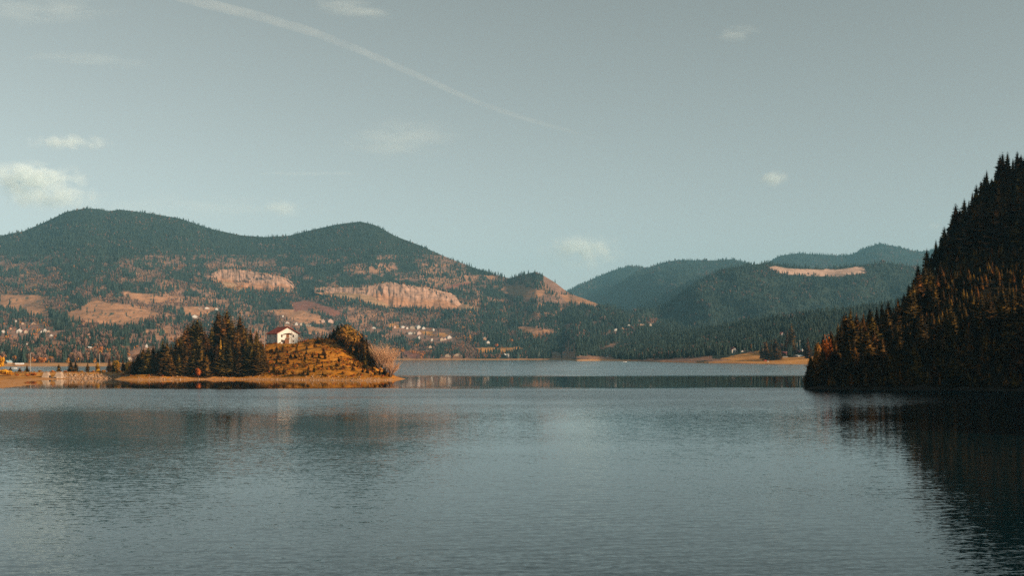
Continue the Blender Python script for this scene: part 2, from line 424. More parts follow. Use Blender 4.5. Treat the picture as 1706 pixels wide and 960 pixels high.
# ------------------------------------------------------------------ cliffs of the old quarries
def cliff(label, top, bot, Yfun, seed):
    px0, px1 = top[0][0], top[-1][0]
    px = np.arange(px0, px1 + 0.1, 1.0)
    yt = pts(px, top) + 1.8 * fbm(px / 3.5, px * 0, seed, 3); yb = pts(px, bot) + 2.5 + 3.0 * fbm(px / 8, px * 0 + 3, seed + 11, 3)
    rows = []
    n = 26
    Y0 = Yfun(px)
    for k, t in enumerate(np.linspace(0, 1, n)):
        y = yb + (yt - yb) * t
        # talus leans back below, rock stands nearly upright above
        lean = 95 * (1 - (1 - min(t / 0.45, 1)) ** 1.0) + 45 * max(0, t - 0.45)
        flut = 5 * fbm(px / 7.0, np.full_like(px, t * 1.2), seed + 3, 3) * (0.25 if t < 0.4 else 1.0) + 2.0 * fbm(px / 1.6, np.full_like(px, t * 4), seed + 7, 2) + 10 * fbm(px / 22, np.full_like(px, t * 2), seed + 8, 3) + 7 * fbm(px / 9, np.full_like(px, t * 5), seed + 9, 3)
        Y = Y0 + lean + flut
        rows.append(np.stack([(px - HX) / F * Y, Y, EYE + (HY - y) / F * Y], 1))
    l = rows[-1]
    for dy, dz in ((40, 2), (160, -8)):
        rows.append(np.stack([l[:, 0] * (l[:, 1] + dy) / l[:, 1], l[:, 1] + dy, l[:, 2] + dz], 1))
    V = np.array(rows)
    c = np.zeros(V.shape)
    tt = np.concatenate([np.linspace(0, 1, n), [1, 1]])[:, None] * np.ones(len(px))
    PX = np.ones(len(tt))[:, None] * px
    rock = np.array((0.29, 0.175, 0.125)); talus = np.array((0.30, 0.15, 0.082)); grass = np.array((0.18, 0.10, 0.06))
    w = np.clip((tt - 0.40 + 0.18 * fbm(PX / 12, tt * 2, seed + 1, 3)) * 6, 0, 1)[..., None]
    c = talus * (1 - w) + rock * w
    st = fbm(PX / 2.2, tt * 1.3, seed + 2, 3)[..., None]
    c = np.where((tt[..., None] > 0.42) & (st > 0.34), c * np.array((0.66, 0.68, 0.74)), c)
    w2 = (np.concatenate([np.linspace(0, 1, n), [1.3, 1.3]])[:, None, None] > 1.1)
    c = np.where(w2, grass, c)
    tag(link('cliff', mesh_np('cliff', V.reshape(-1, 3), grid_faces(*V.shape[:2]), LAND, False, c.reshape(-1, 3))), label, kind='structure')

def depthA(px, y):
    """distance of the far hillside seen at (px, y), taken from its mesh columns"""
    px = np.atleast_1d(np.asarray(px, float)); y = np.broadcast_to(np.asarray(y, float), px.shape)
    out = np.zeros(px.shape)
    for i, (a, b) in enumerate(zip(px, y)):
        j = int(np.clip(round((a - pxA[0]) / 2.6), 0, len(pxA) - 1))
        q = QA[2:-3, j]; Yc = VA[2:-3, j, 1]
        k = np.where(q <= b)[0]
        out[i] = Yc[k[0]] if len(k) else Yc[-1]
    return out

t1 = [(352, 455), (366, 449), (395, 449), (430, 454), (460, 459), (478, 464), (486, 470), (492, 480), (494, 484)]
b1 = [(352, 462), (375, 484), (420, 486), (494, 485)]
cliff('steep pinkish quarry cliff, the smaller and higher one on the left', t1, b1, lambda p: np.full_like(p, float(depthA(430, 485)[0]) - 18), 5)
t2 = [(524, 480), (545, 479), (580, 479), (600, 480), (620, 476), (635, 472), (650, 470), (670, 473), (690, 477), (715, 481), (740, 486), (755, 491), (762, 497), (766, 505), (785, 510), (805, 514)]
b2 = [(524, 486), (560, 494), (600, 501), (640, 511), (700, 513), (805, 516)]
cliff('long pale quarry cliff with a scree foot in the middle of the hillside', t2, b2, lambda p: np.interp(p, [524, 640, 805], [float(depthA(560, 494)[0]) - 18, float(depthA(650, 513)[0]) - 18, float(depthA(760, 515)[0]) - 18]), 15)

# ------------------------------------------------------------------ where the village houses stand
# (base column, base row, apparent width, height, wall, roof, turn, label)
VILLAGE = [
 (5.6, 556, 6, 6, 'white', 'orange', 30, 'white house with an orange roof at the left edge of the upper village'),
 (18, 550, 4, 4, 'tan', 'red', 60, 'tiny house with a red roof left of the big maroon-roofed one'),
 (33, 556.5, 10, 9, 'white', 'maroon', 35, 'largest white village house with a maroon roof at the upper left'),
 (43, 555, 6, 5, 'cream', 'red', 50, 'cream house with a red roof right of the largest maroon-roofed one'),
 (26.5, 537, 3, 4, 'white', 'pink', 20, 'tiny white house high in the left woods, left one of two'),
 (43.5, 536.5, 3, 4, 'white', 'grey', 20, 'tiny white house high in the left woods, right one of two'),
 (38, 542, 5, 4.5, 'cream', 'orange', 60, 'small house with a bright orange roof above the left village'),
 (56, 542.5, 7, 5, 'tan', 'grey', 40, 'grey-roofed house in the trees above the left village'),
 (69.5, 556, 4, 5, 'white', 'grey', 35, 'small white house leftmost of the four right of the dark trees'),
 (75, 554, 5, 6, 'white', 'blue', 35, 'white house with a blue-grey roof, second of the four right of the dark trees'),
 (81, 555.5, 6, 5, 'cream', 'pink', 30, 'cream house with a faded pink roof, third of the four'),
 (85.5, 562, 5, 5, 'white', 'brown', 35, 'white house with a brown roof standing lowest of the four'),
 (136, 548, 11, 7, 'dark', 'maroon', 10, 'dark timber house with wide roof at the foot of the tan meadow'),
 (44.5, 575.5, 4, 4, 'white', 'grey', 30, 'tiny white hut among dark trees below the left village'),
 (23.5, 589, 2.6, 5, 'white', 'grey', 30, 'narrow white tower-like hut low in the left woods'),
 (135, 584.5, 8, 6, 'white', 'maroon', 35, 'white house with a maroon roof beside the long pale roof'),
 (147, 582, 14, 4, 'cream', 'white', -60, 'long low building with a white roof above the golden thicket'),
 (149, 560, 6, 4, 'tan', 'orange', 35, 'brown cottage alone in the woods below the tan meadow'),
 (10, 608, 10, 7, 'cream', 'blue', -40, 'shed with a blue-grey roof on the shore at the left edge'),
 (26, 609.5, 15, 4, 'tan', 'white', -65, 'long low boathouse with a pale roof on the left far shore'),
 (244.5, 580, 4, 7, 'white', 'grey', 20, 'narrow white house just above the black spruces of the headland'),
 (216, 602, 7, 6, 'cream', 'white', 30, 'cream house behind the golden trees where causeway meets headland'),
 (325, 531, 9, 6, 'white', 'white', 35, 'white house peeping out above the first spruce group'),
 (345, 516.5, 8, 5, 'white', 'pink', 35, 'white house on the upper slope between the first and twin tallest spruces'),
 (332, 516, 6, 3, 'cream', 'grey', 10, 'low pale barn on the upper slope left of the white house there'),
 (361, 517, 5, 4, 'white', 'pink', 30, 'small white house just left of the tips of the twin spruces'),
 (347, 544, 4, 4, 'cream', 'white', 30, 'small hut seen in the gap between the tall spruce groups'),
 (479, 541, 7, 5, 'white', 'pink', 40, 'white house with a pink roof directly above the headland house roof'),
 (494, 542, 5, 5, 'white', 'grey', 30, 'small white house right above the headland house'),
 (502, 542.5, 5, 4, 'cream', 'white', 30, 'pale barn in the row above and right of the headland house'),
 (513, 544, 9, 4, 'cream', 'white', 5, 'long pale barn at the right end of the row above the headland'),
 (471.5, 528.5, 3, 3, 'white', 'grey', 30, 'tiny white hut on the meadow above the headland house'),
 (538.5, 537, 6, 5, 'pink', 'grey', 20, 'pinkish house left one of the pair above the right grove'),
 (551, 538.5, 9, 7, 'pink', 'pink', 35, 'larger pinkish gabled house right one of the pair above the right grove'),
 (623, 549, 6, 4, 'white', 'pale', 30, 'white house in the woods just right of the right grove'),
 (658, 546.5, 4, 4, 'pink', 'orange', 30, 'small pink house at the left end of the middle village upper row'),
 (672, 548, 7, 5, 'white', 'white', 35, 'bright white house second in the upper row of the middle village'),
 (678.5, 548.5, 4, 4, 'white', 'red', 35, 'narrow white house with red roof in the upper row of the middle village'),
 (687, 548, 8, 5, 'cream', 'blue', 15, 'wide cream house with blue-grey roof in the middle of the upper row'),
 (698, 548, 7, 6, 'white', 'pale', 35, 'white house with a pale roof towards the right of the upper row'),
 (706, 549.5, 6, 5, 'white', 'brown', 35, 'white house with a brown roof ending the upper row of the middle village'),
 (684, 558, 8, 5, 'white', 'blue', 20, 'white house with a blue-grey roof in the second row of the middle village'),
 (691, 557, 4, 4, 'cream', 'grey', 20, 'small cream house with grey roof in the second row of the middle village'),
 (698.5, 558, 8, 6, 'pink', 'pink', 35, 'pink house at the right end of the second row of the middle village'),
 (698.5, 566, 5, 6, 'white', 'grey', 35, 'white house standing alone below the second row of the middle village'),
 (722.5, 551.5, 3, 4, 'white', 'white', 30, 'tiny white chapel-like hut beside the dark tree above the village'),
 (720, 568, 5, 4, 'white', 'orange', 35, 'small white house leftmost of the lower right group of the village'),
 (736.5, 568, 7, 5, 'cream', 'orange', 35, 'cream house with an orange roof in the lower right group of the village'),
 (742, 567, 4, 4, 'pink', 'grey', 30, 'small pink hut between two houses of the lower right group'),
 (749, 565, 8, 6, 'white', 'pink', 35, 'white gabled house at the right end of the lower right group'),
 (717, 581, 6, 5, 'cream', 'orange', 30, 'peach coloured house in the woods above the red bank'),
 (746, 595, 9, 5, 'cream', 'orange', 10, 'low tan lakeside house, left one of two above the sandy bank'),
 (763, 595, 12, 6, 'cream', 'orange', 10, 'wide tan lakeside house, right one of two above the sandy bank'),
 (808, 567, 8, 5, 'tan', 'pale', 20, 'house with a pale metal roof in trees above the shore meadow'),
 (813.5, 573, 6, 5, 'white', 'grey', 35, 'bright white house above the left part of the shore meadow'),
 (839.5, 595, 7, 5, 'dark', 'pale', -30, 'dark boathouse with a pale roof in the shore hedge'),
 (846.5, 595.5, 6, 6, 'white', 'white', 10, 'white gabled hut beside the dark boathouse on the far shore'),
 (926.5, 592.5, 13, 6, 'cream', 'pink', 8, 'long cream building near the end of the far beach'),
 (941, 592.5, 5, 6, 'white', 'orange', 30, 'small white house right of the long cream building on the shore'),
 (1027, 551.5, 7, 4, 'white', 'grey', 20, 'white house in a forest clearing right of the middle of the picture'),
 (1037, 550, 6, 4, 'tan', 'pink', 20, 'tan barn beside the white house in the forest clearing'),
 (1048, 543.5, 4, 3, 'white', 'grey', 20, 'tiny white hut above the forest clearing'),
 (1069, 542.5, 9, 3, 'tan', 'pale', 5, 'long low tan barn under the pink meadow on the right'),
 (1084, 543, 4, 4, 'cream', 'grey', 20, 'small cream hut right of the long barn under the pink meadow'),
]
SHORE_HOUSES = [
 (1224, 588.5, 12, 9, 'white', 'maroon', 30, 'white house with a deep maroon roof left on the golden meadow'),
 (1237, 588, 4, 4, 'white', 'grey', 20, 'little white hut right of the maroon-roofed house on the golden meadow'),
 (1272, 586, 5, 4, 'cream', 'grey', 20, 'grey hut in front of the dark tree clump on the meadow'),
 (1304, 561, 9, 7, 'white', 'red', 35, 'bright red-roofed house high in the dark forest'),
 (1303, 592.5, 16, 6, 'dark', 'maroon', -50, 'long barn with a maroon roof beside the dark tree clump'),
 (1327, 590, 11, 6, 'dark', 'maroon', -50, 'maroon-roofed barn behind the power pole'),
 (1326, 595, 12, 3, 'white', 'white', -60, 'long white low shed in front of the maroon barns'),
 (1337, 587, 4, 5, 'white', 'white', 20, 'small white turret-like hut at the right end of the barns'),
 (1013.5, 597, 4, 3, 'white', 'white', 20, 'tiny white cabin at the forest edge above the low shore'),
 (975.5, 587, 3, 3, 'white', 'pale', 20, 'tiny white hut inside the dark forest near its left end'),
]

def near_house(px, py, table, up=6.0):
    m = np.zeros(np.shape(px), bool)
    for h_ in table:
        m |= (np.abs(px - h_[0]) < h_[2] * .5 + 1.5) & (py > h_[1] - 4) & (py < h_[1] + up)
    return m

# ------------------------------------------------------------------ tree shapes
def spruce_low(seed, levels=6, sides=7, bare=0.06, rad=0.17):
    """light spruce crown of ragged skirts, unit height"""
    r = random.Random(seed); v = []; f = []
    for k in range(levels):
        t0 = bare + (1 - bare) * k / levels
        t1 = min(1.0, t0 + (1 - bare) * 1.9 / levels)
        rr = rad * (1 - t0) ** 0.85 + 0.008
        o = len(v)
        for s in range(sides * 2):
            a = math.pi * s / sides + r.uniform(-.15, .15) + k
            q = rr * (r.uniform(0.85, 1.15) if s % 2 == 0 else r.uniform(0.45, 0.7))
            v.append((q * math.cos(a), q * math.sin(a), t0 + r.uniform(-.02, .02) + (0.02 if s % 2 else -0.01)))
        v.append((r.uniform(-.005, .005), r.uniform(-.005, .005), t1))
        for s in range(sides * 2):
            f.append((o + s, o + (s + 1) % (sides * 2), o + sides * 2))
    return v, f

def leaves_low(seed, n=110, squash=(0.30, 0.30, 0.36), cz=0.6, size=0.10, narrow=False):
    r = random.Random(seed); v = []; f = []
    blobs = [(r.uniform(-.14, .14), r.uniform(-.14, .14), cz + r.uniform(-.16, .16), r.uniform(.14, .24)) for _ in range(6)]
    if narrow: blobs = [(r.uniform(-.04, .04), r.uniform(-.04, .04), 0.25 + 0.11 * k, 0.15 - 0.018 * k) for k in range(6)]
    for i in range(n):
        bx_, by_, bz_, br = r.choice(blobs)
        d = Vector((r.gauss(0, 1), r.gauss(0, 1), r.gauss(0, 1))).normalized()
        c = Vector((bx_, by_, bz_)) + d * br * r.uniform(0.55, 1.0)
        u = Vector((r.gauss(0, 1), r.gauss(0, 1), r.gauss(0, 1))).cross(d).normalized() if r.random() < .6 else Vector((r.gauss(0, 1), r.gauss(0, 1), r.gauss(0, 1))).normalized()
        w = d.cross(u).normalized(); s = size * r.uniform(.6, 1.2)
        o = len(v)
        v += [tuple(c + u * s), tuple(c - u * s * .6 + w * s * .7), tuple(c - u * s * .6 - w * s * .7)]
        f.append((o, o + 1, o + 2))
    return v, f

def twigs_low(seed, n=44):
    """bare leafless crown of many thin upright twigs"""
    r = random.Random(seed); v = []; f = []
    for i in range(n):
        a = r.uniform(0, 6.28); z0 = r.uniform(.15, .45); rr = r.uniform(.05, .30)
        p0 = Vector((0, 0, z0)); p1 = Vector((rr * math.cos(a), rr * math.sin(a), min(1, z0 + r.uniform(.3, .6))))
        w = Vector((-math.sin(a), math.cos(a), 0)) * r.uniform(.012, .03)
        o = len(v); v += [tuple(p0 - w * .4), tuple(p0 + w * .4), tuple(p1 + w), tuple(p1 - w)]; f.append((o, o + 1, o + 2)); f.append((o, o + 2, o + 3))
    for k in range(3):
        a = k * 2.1; w = Vector((math.cos(a), math.sin(a), 0)) * .014
        o = len(v); v += [tuple(-w), tuple(w), (0, 0, .8)]; f.append((o, o + 1, o + 2))
    return v, f

M_SPRUCE = noisy_mat('spruce_needles_far', (0.008, 0.019, 0.017), (0.030, 0.044, 0.034), scale=0.35, per_object=0.6)
M_ORANGE = noisy_mat('autumn_leaves_orange', (0.30, 0.10, 0.02), (0.46, 0.20, 0.035), scale=0.8, per_object=0.35)
M_BARE = noisy_mat('leafless_twigs', (0.12, 0.072, 0.055), (0.25, 0.14, 0.10), scale=0.8, per_object=0.3)
M_BARK = noisy_mat('bark', (0.06, 0.045, 0.035), (0.14, 0.10, 0.075), scale=3, space='obj')
M_BIRCH = noisy_mat('pale_bark', (0.35, 0.30, 0.26), (0.6, 0.55, 0.5), scale=4, space='obj')

def trunk_mesh(r0, h, m, n=6):
    return MB().tube((0, 0, -0.04), (0, 0, h), r0, r0 * 0.3, n).mesh('trunk', m)
T_LOW = trunk_mesh(0.014, 0.5, M_BARK, 5)

def scatter(name, label, P, scl, protos, wid=1.0, seed=0, kind='stuff', cat=None):
    """one object of many trees: points that carry copies of the given tree meshes"""
    P = np.asarray(P, np.float32); n = len(P)
    me = bpy.data.meshes.new(name); me.vertices.add(n); me.vertices.foreach_set('co', P.ravel())
    r = np.random.RandomState(seed + 5)
    a = me.attributes.new('rot', 'FLOAT', 'POINT'); a.data.foreach_set('value', r.uniform(0, 6.28, n).astype(np.float32))
    s = np.asarray(scl, np.float32)
    vec = np.stack([s * wid * r.uniform(.8, 1.25, n), s * wid * r.uniform(.8, 1.25, n), s], 1).astype(np.float32)
    a = me.attributes.new('scl', 'FLOAT_VECTOR', 'POINT'); a.data.foreach_set('vector', vec.ravel())
    a = me.attributes.new('pick', 'INT', 'POINT'); a.data.foreach_set('value', r.randint(0, len(protos), n).astype(np.int32))
    o = link(name, me)
    g = bpy.data.node_groups.new(name, 'GeometryNodeTree')
    g.interface.new_socket('Geometry', in_out='INPUT', socket_type='NodeSocketGeometry')
    g.interface.new_socket('Geometry', in_out='OUTPUT', socket_type='NodeSocketGeometry')
    N, L = g.nodes, g.links
    gi = N.new('NodeGroupInput'); go = N.new('NodeGroupOutput')
    jn = N.new('GeometryNodeJoinGeometry')
    for p in protos:
        oi = N.new('GeometryNodeObjectInfo'); oi.inputs['Object'].default_value = p; oi.transform_space = 'ORIGINAL'
        ti = N.new('GeometryNodeGeometryToInstance'); L.new(oi.outputs['Geometry'], ti.inputs[0]); L.new(ti.outputs[0], jn.inputs[0])
    ip = N.new('GeometryNodeInstanceOnPoints'); ip.inputs['Pick Instance'].default_value = True
    L.new(gi.outputs[0], ip.inputs['Points']); L.new(jn.outputs[0], ip.inputs['Instance'])
    def attr(nm, ty):
        x = N.new('GeometryNodeInputNamedAttribute'); x.data_type = ty; x.inputs['Name'].default_value = nm
        return [q for q in x.outputs if q.enabled and q.name == 'Attribute'][0]
    L.new(attr('pick', 'INT'), ip.inputs['Instance Index'])
    cx = N.new('ShaderNodeCombineXYZ'); L.new(attr('rot', 'FLOAT'), cx.inputs[2])
    L.new(cx.outputs[0], ip.inputs['Rotation'])
    L.new(attr('scl', 'FLOAT_VECTOR'), ip.inputs['Scale'])
    L.new(ip.outputs[0], go.inputs[0])
    md = o.modifiers.new('grow', 'NODES'); md.node_group = g
    tag(o, label, cat, kind=kind)
    return o

def mk(vf, name, m): 
    return mesh_np(name, vf[0], vf[1], m)

# proto trees that also stand in the open on the far meadow
def groundA(px, y):
    Y = float(depthA(px, y)[0]); return W(px, y, Y)

FAR_SPRUCE = []
iso = [(145, 518, 9.5, 'small dark spruce alone in the middle of the tan meadow'), (158, 517, 8.5, 'small dark spruce beside the middle one on the tan meadow'),
       (134, 514, 13, 'tallest dark spruce at the upper left edge of the tan meadow'), (170, 520, 7, 'tiny dark spruce right of the pair on the tan meadow'),
       (211, 525, 7, 'dark spruce alone at the right part of the tan meadow'), (16, 507, 12, 'dark spruce alone on the meadow at the left edge')]
for i, (px, y, pix, lb) in enumerate(iso):
    g0 = groundA(px, y + 3); h = pix / F * g0[1] * 1.1
    me = mk(spruce_low(100 + i, rad=0.16 + 0.015 * (i % 3)), 'spruce_tree', M_SPRUCE)
    o = link('spruce_tree', me, loc=(g0[0], g0[1], g0[2] - 0.3), scale=h)
    tag(o, lb, 'tree', 'lone spruces on the far meadow'); FAR_SPRUCE.append(o)
    link('trunk', T_LOW, o)
FAR_ORANGE = []; 
iso2 = [(783, 567, 12, 'bright orange poplar standing above the meadow left of centre', True), (852, 572, 11, 'bright orange tree behind the shore meadow, right one of the pair', False),
        (846, 573, 9, 'smaller orange tree behind the shore meadow, left one of the pair', True), (827, 579, 9, 'yellow-orange round tree at the edge of the shore meadow', False)]
for i, (px, y, pix, lb, nar) in enumerate(iso2):
    g0 = groundA(px, y + 3); h = pix / F * g0[1] * 1.2
    o = link('autumn_tree', mk(leaves_low(200 + i, narrow=nar), 'autumn_tree', M_ORANGE), loc=(g0[0], g0[1], g0[2] - 0.3), scale=h)
    tag(o, lb, 'tree', 'orange trees near the far shore'); FAR_ORANGE.append(o); link('trunk', T_LOW, o)
FAR_BARE = []
iso3 = [(735, 553, 9, 'brownish bare round tree on the slope above the village'), (730, 551, 8, 'grey leafless tree left of the brown one above the village'), (143, 581, 20, 'tall pale leafless tree on the wooded slope left of the island')]
for i, (px, y, pix, lb) in enumerate(iso3):
    g0 = groundA(px, y + 3); h = pix / F * g0[1] * 1.1
    o = link('bare_tree', mk(twigs_low(300 + i, 70), 'bare_tree', M_BARE), loc=(g0[0], g0[1], g0[2] - 0.3), scale=h)
    tag(o, lb, 'tree', 'leafless trees on the far slope'); FAR_BARE.append(o)

def cells(V, r0, r1, spacing, seed, pxlim=(-90, 1790)):
    """random points on the rows r0..r1 of a hillside, one for each spacing*spacing of land"""
    r = np.random.RandomState(seed)
    a = V[r0:r1 - 1, :-1]; b = V[r0:r1 - 1, 1:]; c = V[r0 + 1:r1, :-1]; d = V[r0 + 1:r1, 1:]
    area = np.abs((b[..., 0] - a[..., 0]) * (c[..., 1] - a[..., 1]))
    P_ = HX + a[..., 0] / a[..., 1] * F
    area = np.where((P_ > pxlim[0]) & (P_ < pxlim[1]), area, 0)
    sp = spacing(a) if callable(spacing) else spacing
    k = r.poisson(area / (sp * sp))
    ii = np.repeat(np.arange(k.size), k.ravel())
    A = a.reshape(-1, 3)[ii]; B = b.reshape(-1, 3)[ii]; C_ = c.reshape(-1, 3)[ii]; D = d.reshape(-1, 3)[ii]
    u = r.rand(len(ii), 1); w = r.rand(len(ii), 1)
    return (A * (1 - u) + B * u) * (1 - w) + (C_ * (1 - u) + D * u) * w

# far hillside woods
spA = lambda a: np.interp(a[..., 1], [1200, 2500, 5200], [7.0, 9.0, 11.5])
S = cells(VA, 3, VA.shape[0] - 3, spA, 1)
sx, sy = pic(S)
excl = soft(sx, sy, MEADOWS + GOLDS + REDS, 1) 
exclp = soft(sx, sy, [PINKS[0]], 4) | soft(sx, sy, CLIFFS, 5, 1.5)
r_ = np.random.RandomState(3)
u_ = r_.rand(len(S))
dn = fbm(sx / 30, sy / 12, 60, 4); dn2 = fbm(sx / 11, sy / 6, 61, 3)
zone = np.interp(sy, [410, 428, 445, 480, 520, 590], [0.0, 0.10, 0.60, 0.66, 0.72, 0.80])
zone = np.where((sx > 500) & (sy < 500), zone * 0.25, zone)
zone = np.where(sx > 800, zone * 0.45, zone)
decid = (dn * 0.7 + dn2 * 0.6 + (zone - 0.5) * 0.9 > 0.15) & (zone > 0.1)
keep = ~(excl | exclp) & (S[:, 2] > 2.5) & ~near_house(sx, sy, VILLAGE)
keep &= ~((u_ < 0.9) & soft(sx, sy, PINKS[1:], 4))
high = (sy < 440) & (fbm(sx / 26, sy / 10, 66, 4) > 0.12) & (u_ < .16)
con = keep & ~decid
bare = keep & ((decid & (u_ < 0.62)) | high)
con &= ~high
org = keep & decid & (u_ > 0.93)
con2 = keep & decid & (u_ > 0.80) & (u_ < 0.93)
con |= con2
open_ = (sy > 438) & (fbm(sx / 14, sy / 6, 64, 3) + 0.5 * fbm(sx / 45, sy / 12, 65, 2) > 0.22) & (u_ < np.where(sx > 800, .25, .72))
con &= ~open_; bare &= ~(open_ & (u_ < .4))
coverD = (sx > 952) & (sy > pts(sx, SKY_D) - 2); con &= ~coverD; bare &= ~coverD; org &= ~coverD
# keep villages and fields open near the shore
S1 = S[con]; S1h = np.interp(S1[:, 1], [1200, 3000, 4700, 5200], [13.5, 16, 15, 11.5]) * r_.uniform(.45, 1.25, len(S1)) * np.clip(1 + 0.5 * fbm(sx[con] / 12, sy[con] / 6, 68, 2), .6, 1.4)
print('far spruces', len(S1), 'bare', bare.sum(), 'orange', org.sum())
scatter('spruce_forest', 'dense dark spruce forest over the far mountain and slopes', S1 - (0, 0, .5), S1h, FAR_SPRUCE, 1.15, 1, cat='forest')
S2 = S[bare]; scatter('leafless_woods', 'patches of pinkish leafless woods among the far spruces', S2 - (0, 0, .3), r_.uniform(6, 13, len(S2)), FAR_BARE, 1.15, 2, cat='woods')
S3 = S[org]; scatter('autumn_woods', 'scattered orange autumn trees among the far spruces', S3 - (0, 0, .3), r_.uniform(5, 11, len(S3)), FAR_ORANGE, 1.1, 3, cat='woods')
# spruces and orange trees crowding the foot and the rim of the cliffs
foot = []
for tb_, n_ in ((b1, 260), (b2, 520), (t1, 90), (t2, 120)):
    px_ = r_.uniform(tb_[0][0], tb_[-1][0], n_); isb_ = tb_ in (b1, b2)
    py_ = pts(px_, tb_) + (r_.uniform(1.5, 10, n_) if isb_ else r_.uniform(-1.5, 1, n_)); ref = pts(px_, b1 if tb_ in (b1, t1) else b2)
    Yr_ = np.array([float(depthA(a_, b_ + 2)[0]) for a_, b_ in zip(px_, (py_ if isb_ else ref))]) + (-22 if isb_ else 70)
    foot.append(np.stack([(px_ - HX) / F * Yr_, Yr_, EYE + (HY - py_) / F * Yr_], 1))
foot = np.concatenate(foot); fo_ = r_.rand(len(foot)) < .22
scatter('spruce_forest', 'spruces crowding the foot and rim of the quarry cliffs', foot[~fo_] - (0, 0, 1), r_.uniform(8, 17, int((~fo_).sum())), FAR_SPRUCE, 1.15, 21, cat='forest')
scatter('autumn_woods', 'orange trees crowding the foot of the quarry cliffs', foot[fo_] - (0, 0, 1), r_.uniform(6, 11, int(fo_.sum())), FAR_ORANGE, 1.15, 22, cat='woods')
# golden thickets along meadow edges
G_ = cells(VA, 3, VA.shape[0] - 3, 7.0, 8); gx, gy = pic(G_)
gm = (soft(gx, gy, [GOLDS[1]], 2)) | inpoly(gx, gy, [(66, 536), (79, 540), (84, 546), (72, 546)]) | (inpoly(gx, gy, [(150, 592), (222, 597), (222, 603), (170, 600)])) | ((fbm(gx / 16, gy / 5, 77, 2) > 0.42) & (gy > 560) & (gx < 900)) | inpoly(gx, gy, [(375, 478), (500, 482), (500, 487), (380, 487)]) 
gm &= ~near_house(gx, gy, VILLAGE)
G1 = G_[gm & (r_.rand(len(G_)) < 0.7)]
scatter('autumn_thicket', 'golden thickets along the edges of the far meadows', G1, r_.uniform(4, 9, len(G1)), FAR_ORANGE, 1.3, 4, cat='thicket')

# far hills on the right
HP = []; HS = []
for k, (V, m) in enumerate(hills):
    q = cells(V, 4, V.shape[0] - 3, [17, 14.5, 12.5, 16, 10.5][k], 20 + k, (930, 1640)); qx, qy = pic(q)
    ok = ~soft(qx, qy, HILL_MEADOW, 8, 1.2) if k == 4 else np.ones(len(q), bool)
    ok &= (qy < 560)
    q = q[ok]; HP.append(q); HS.append(np.random.RandomState(k).uniform(11, 20, len(q)) * [1.15, 1.05, 1.0, 1.1, 0.95][k])
HP = np.concatenate(HP); HS = np.concatenate(HS); print('hill trees', len(HP))
hx, hy = pic(HP); hb = (fbm(hx / 28, hy / 10, 67, 4) > .08) & (np.random.RandomState(2).rand(len(HP)) < .22)
scatter('leafless_woods', 'greyish leafless patches on the far hills at the right', HP[hb], HS[hb] * .8, FAR_BARE, 1.3, 23, cat='woods')
HP = HP[~hb]; HS = HS[~hb]
scatter('spruce_forest', 'hazy spruce forest covering the far hills at the right', HP - (0, 0, .5), HS, FAR_SPRUCE, 1.2, 7, cat='forest')

# forest on the dark right shore
q = cells(VD, 3, VD.shape[0] - 3, 6.6, 31, (950, 1640)); qx, qy = pic(q)
ok = ~field_d(qx, qy) & (q[:, 2] > 2) & ~near_house(qx, qy, SHORE_HOUSES, 10)
q = q[ok]; n_ = fbm(q[:, 0] / 60, q[:, 1] / 60, 88, 3); isb = (n_ > 0.30) & (r_.rand(len(q)) < 0.35)
qc = q[~isb]; scatter('spruce_forest', 'dark spruce forest behind the golden meadow shore', qc - (0, 0, .4), r_.uniform(10, 19, len(qc)), FAR_SPRUCE, 1.1, 9, cat='forest')
qb = q[isb]; scatter('leafless_woods', 'few brown leafless trees inside the dark shore forest', qb, r_.uniform(8, 13, len(qb)), FAR_BARE, 1.1, 10, cat='woods')
print('shore forest', len(q))

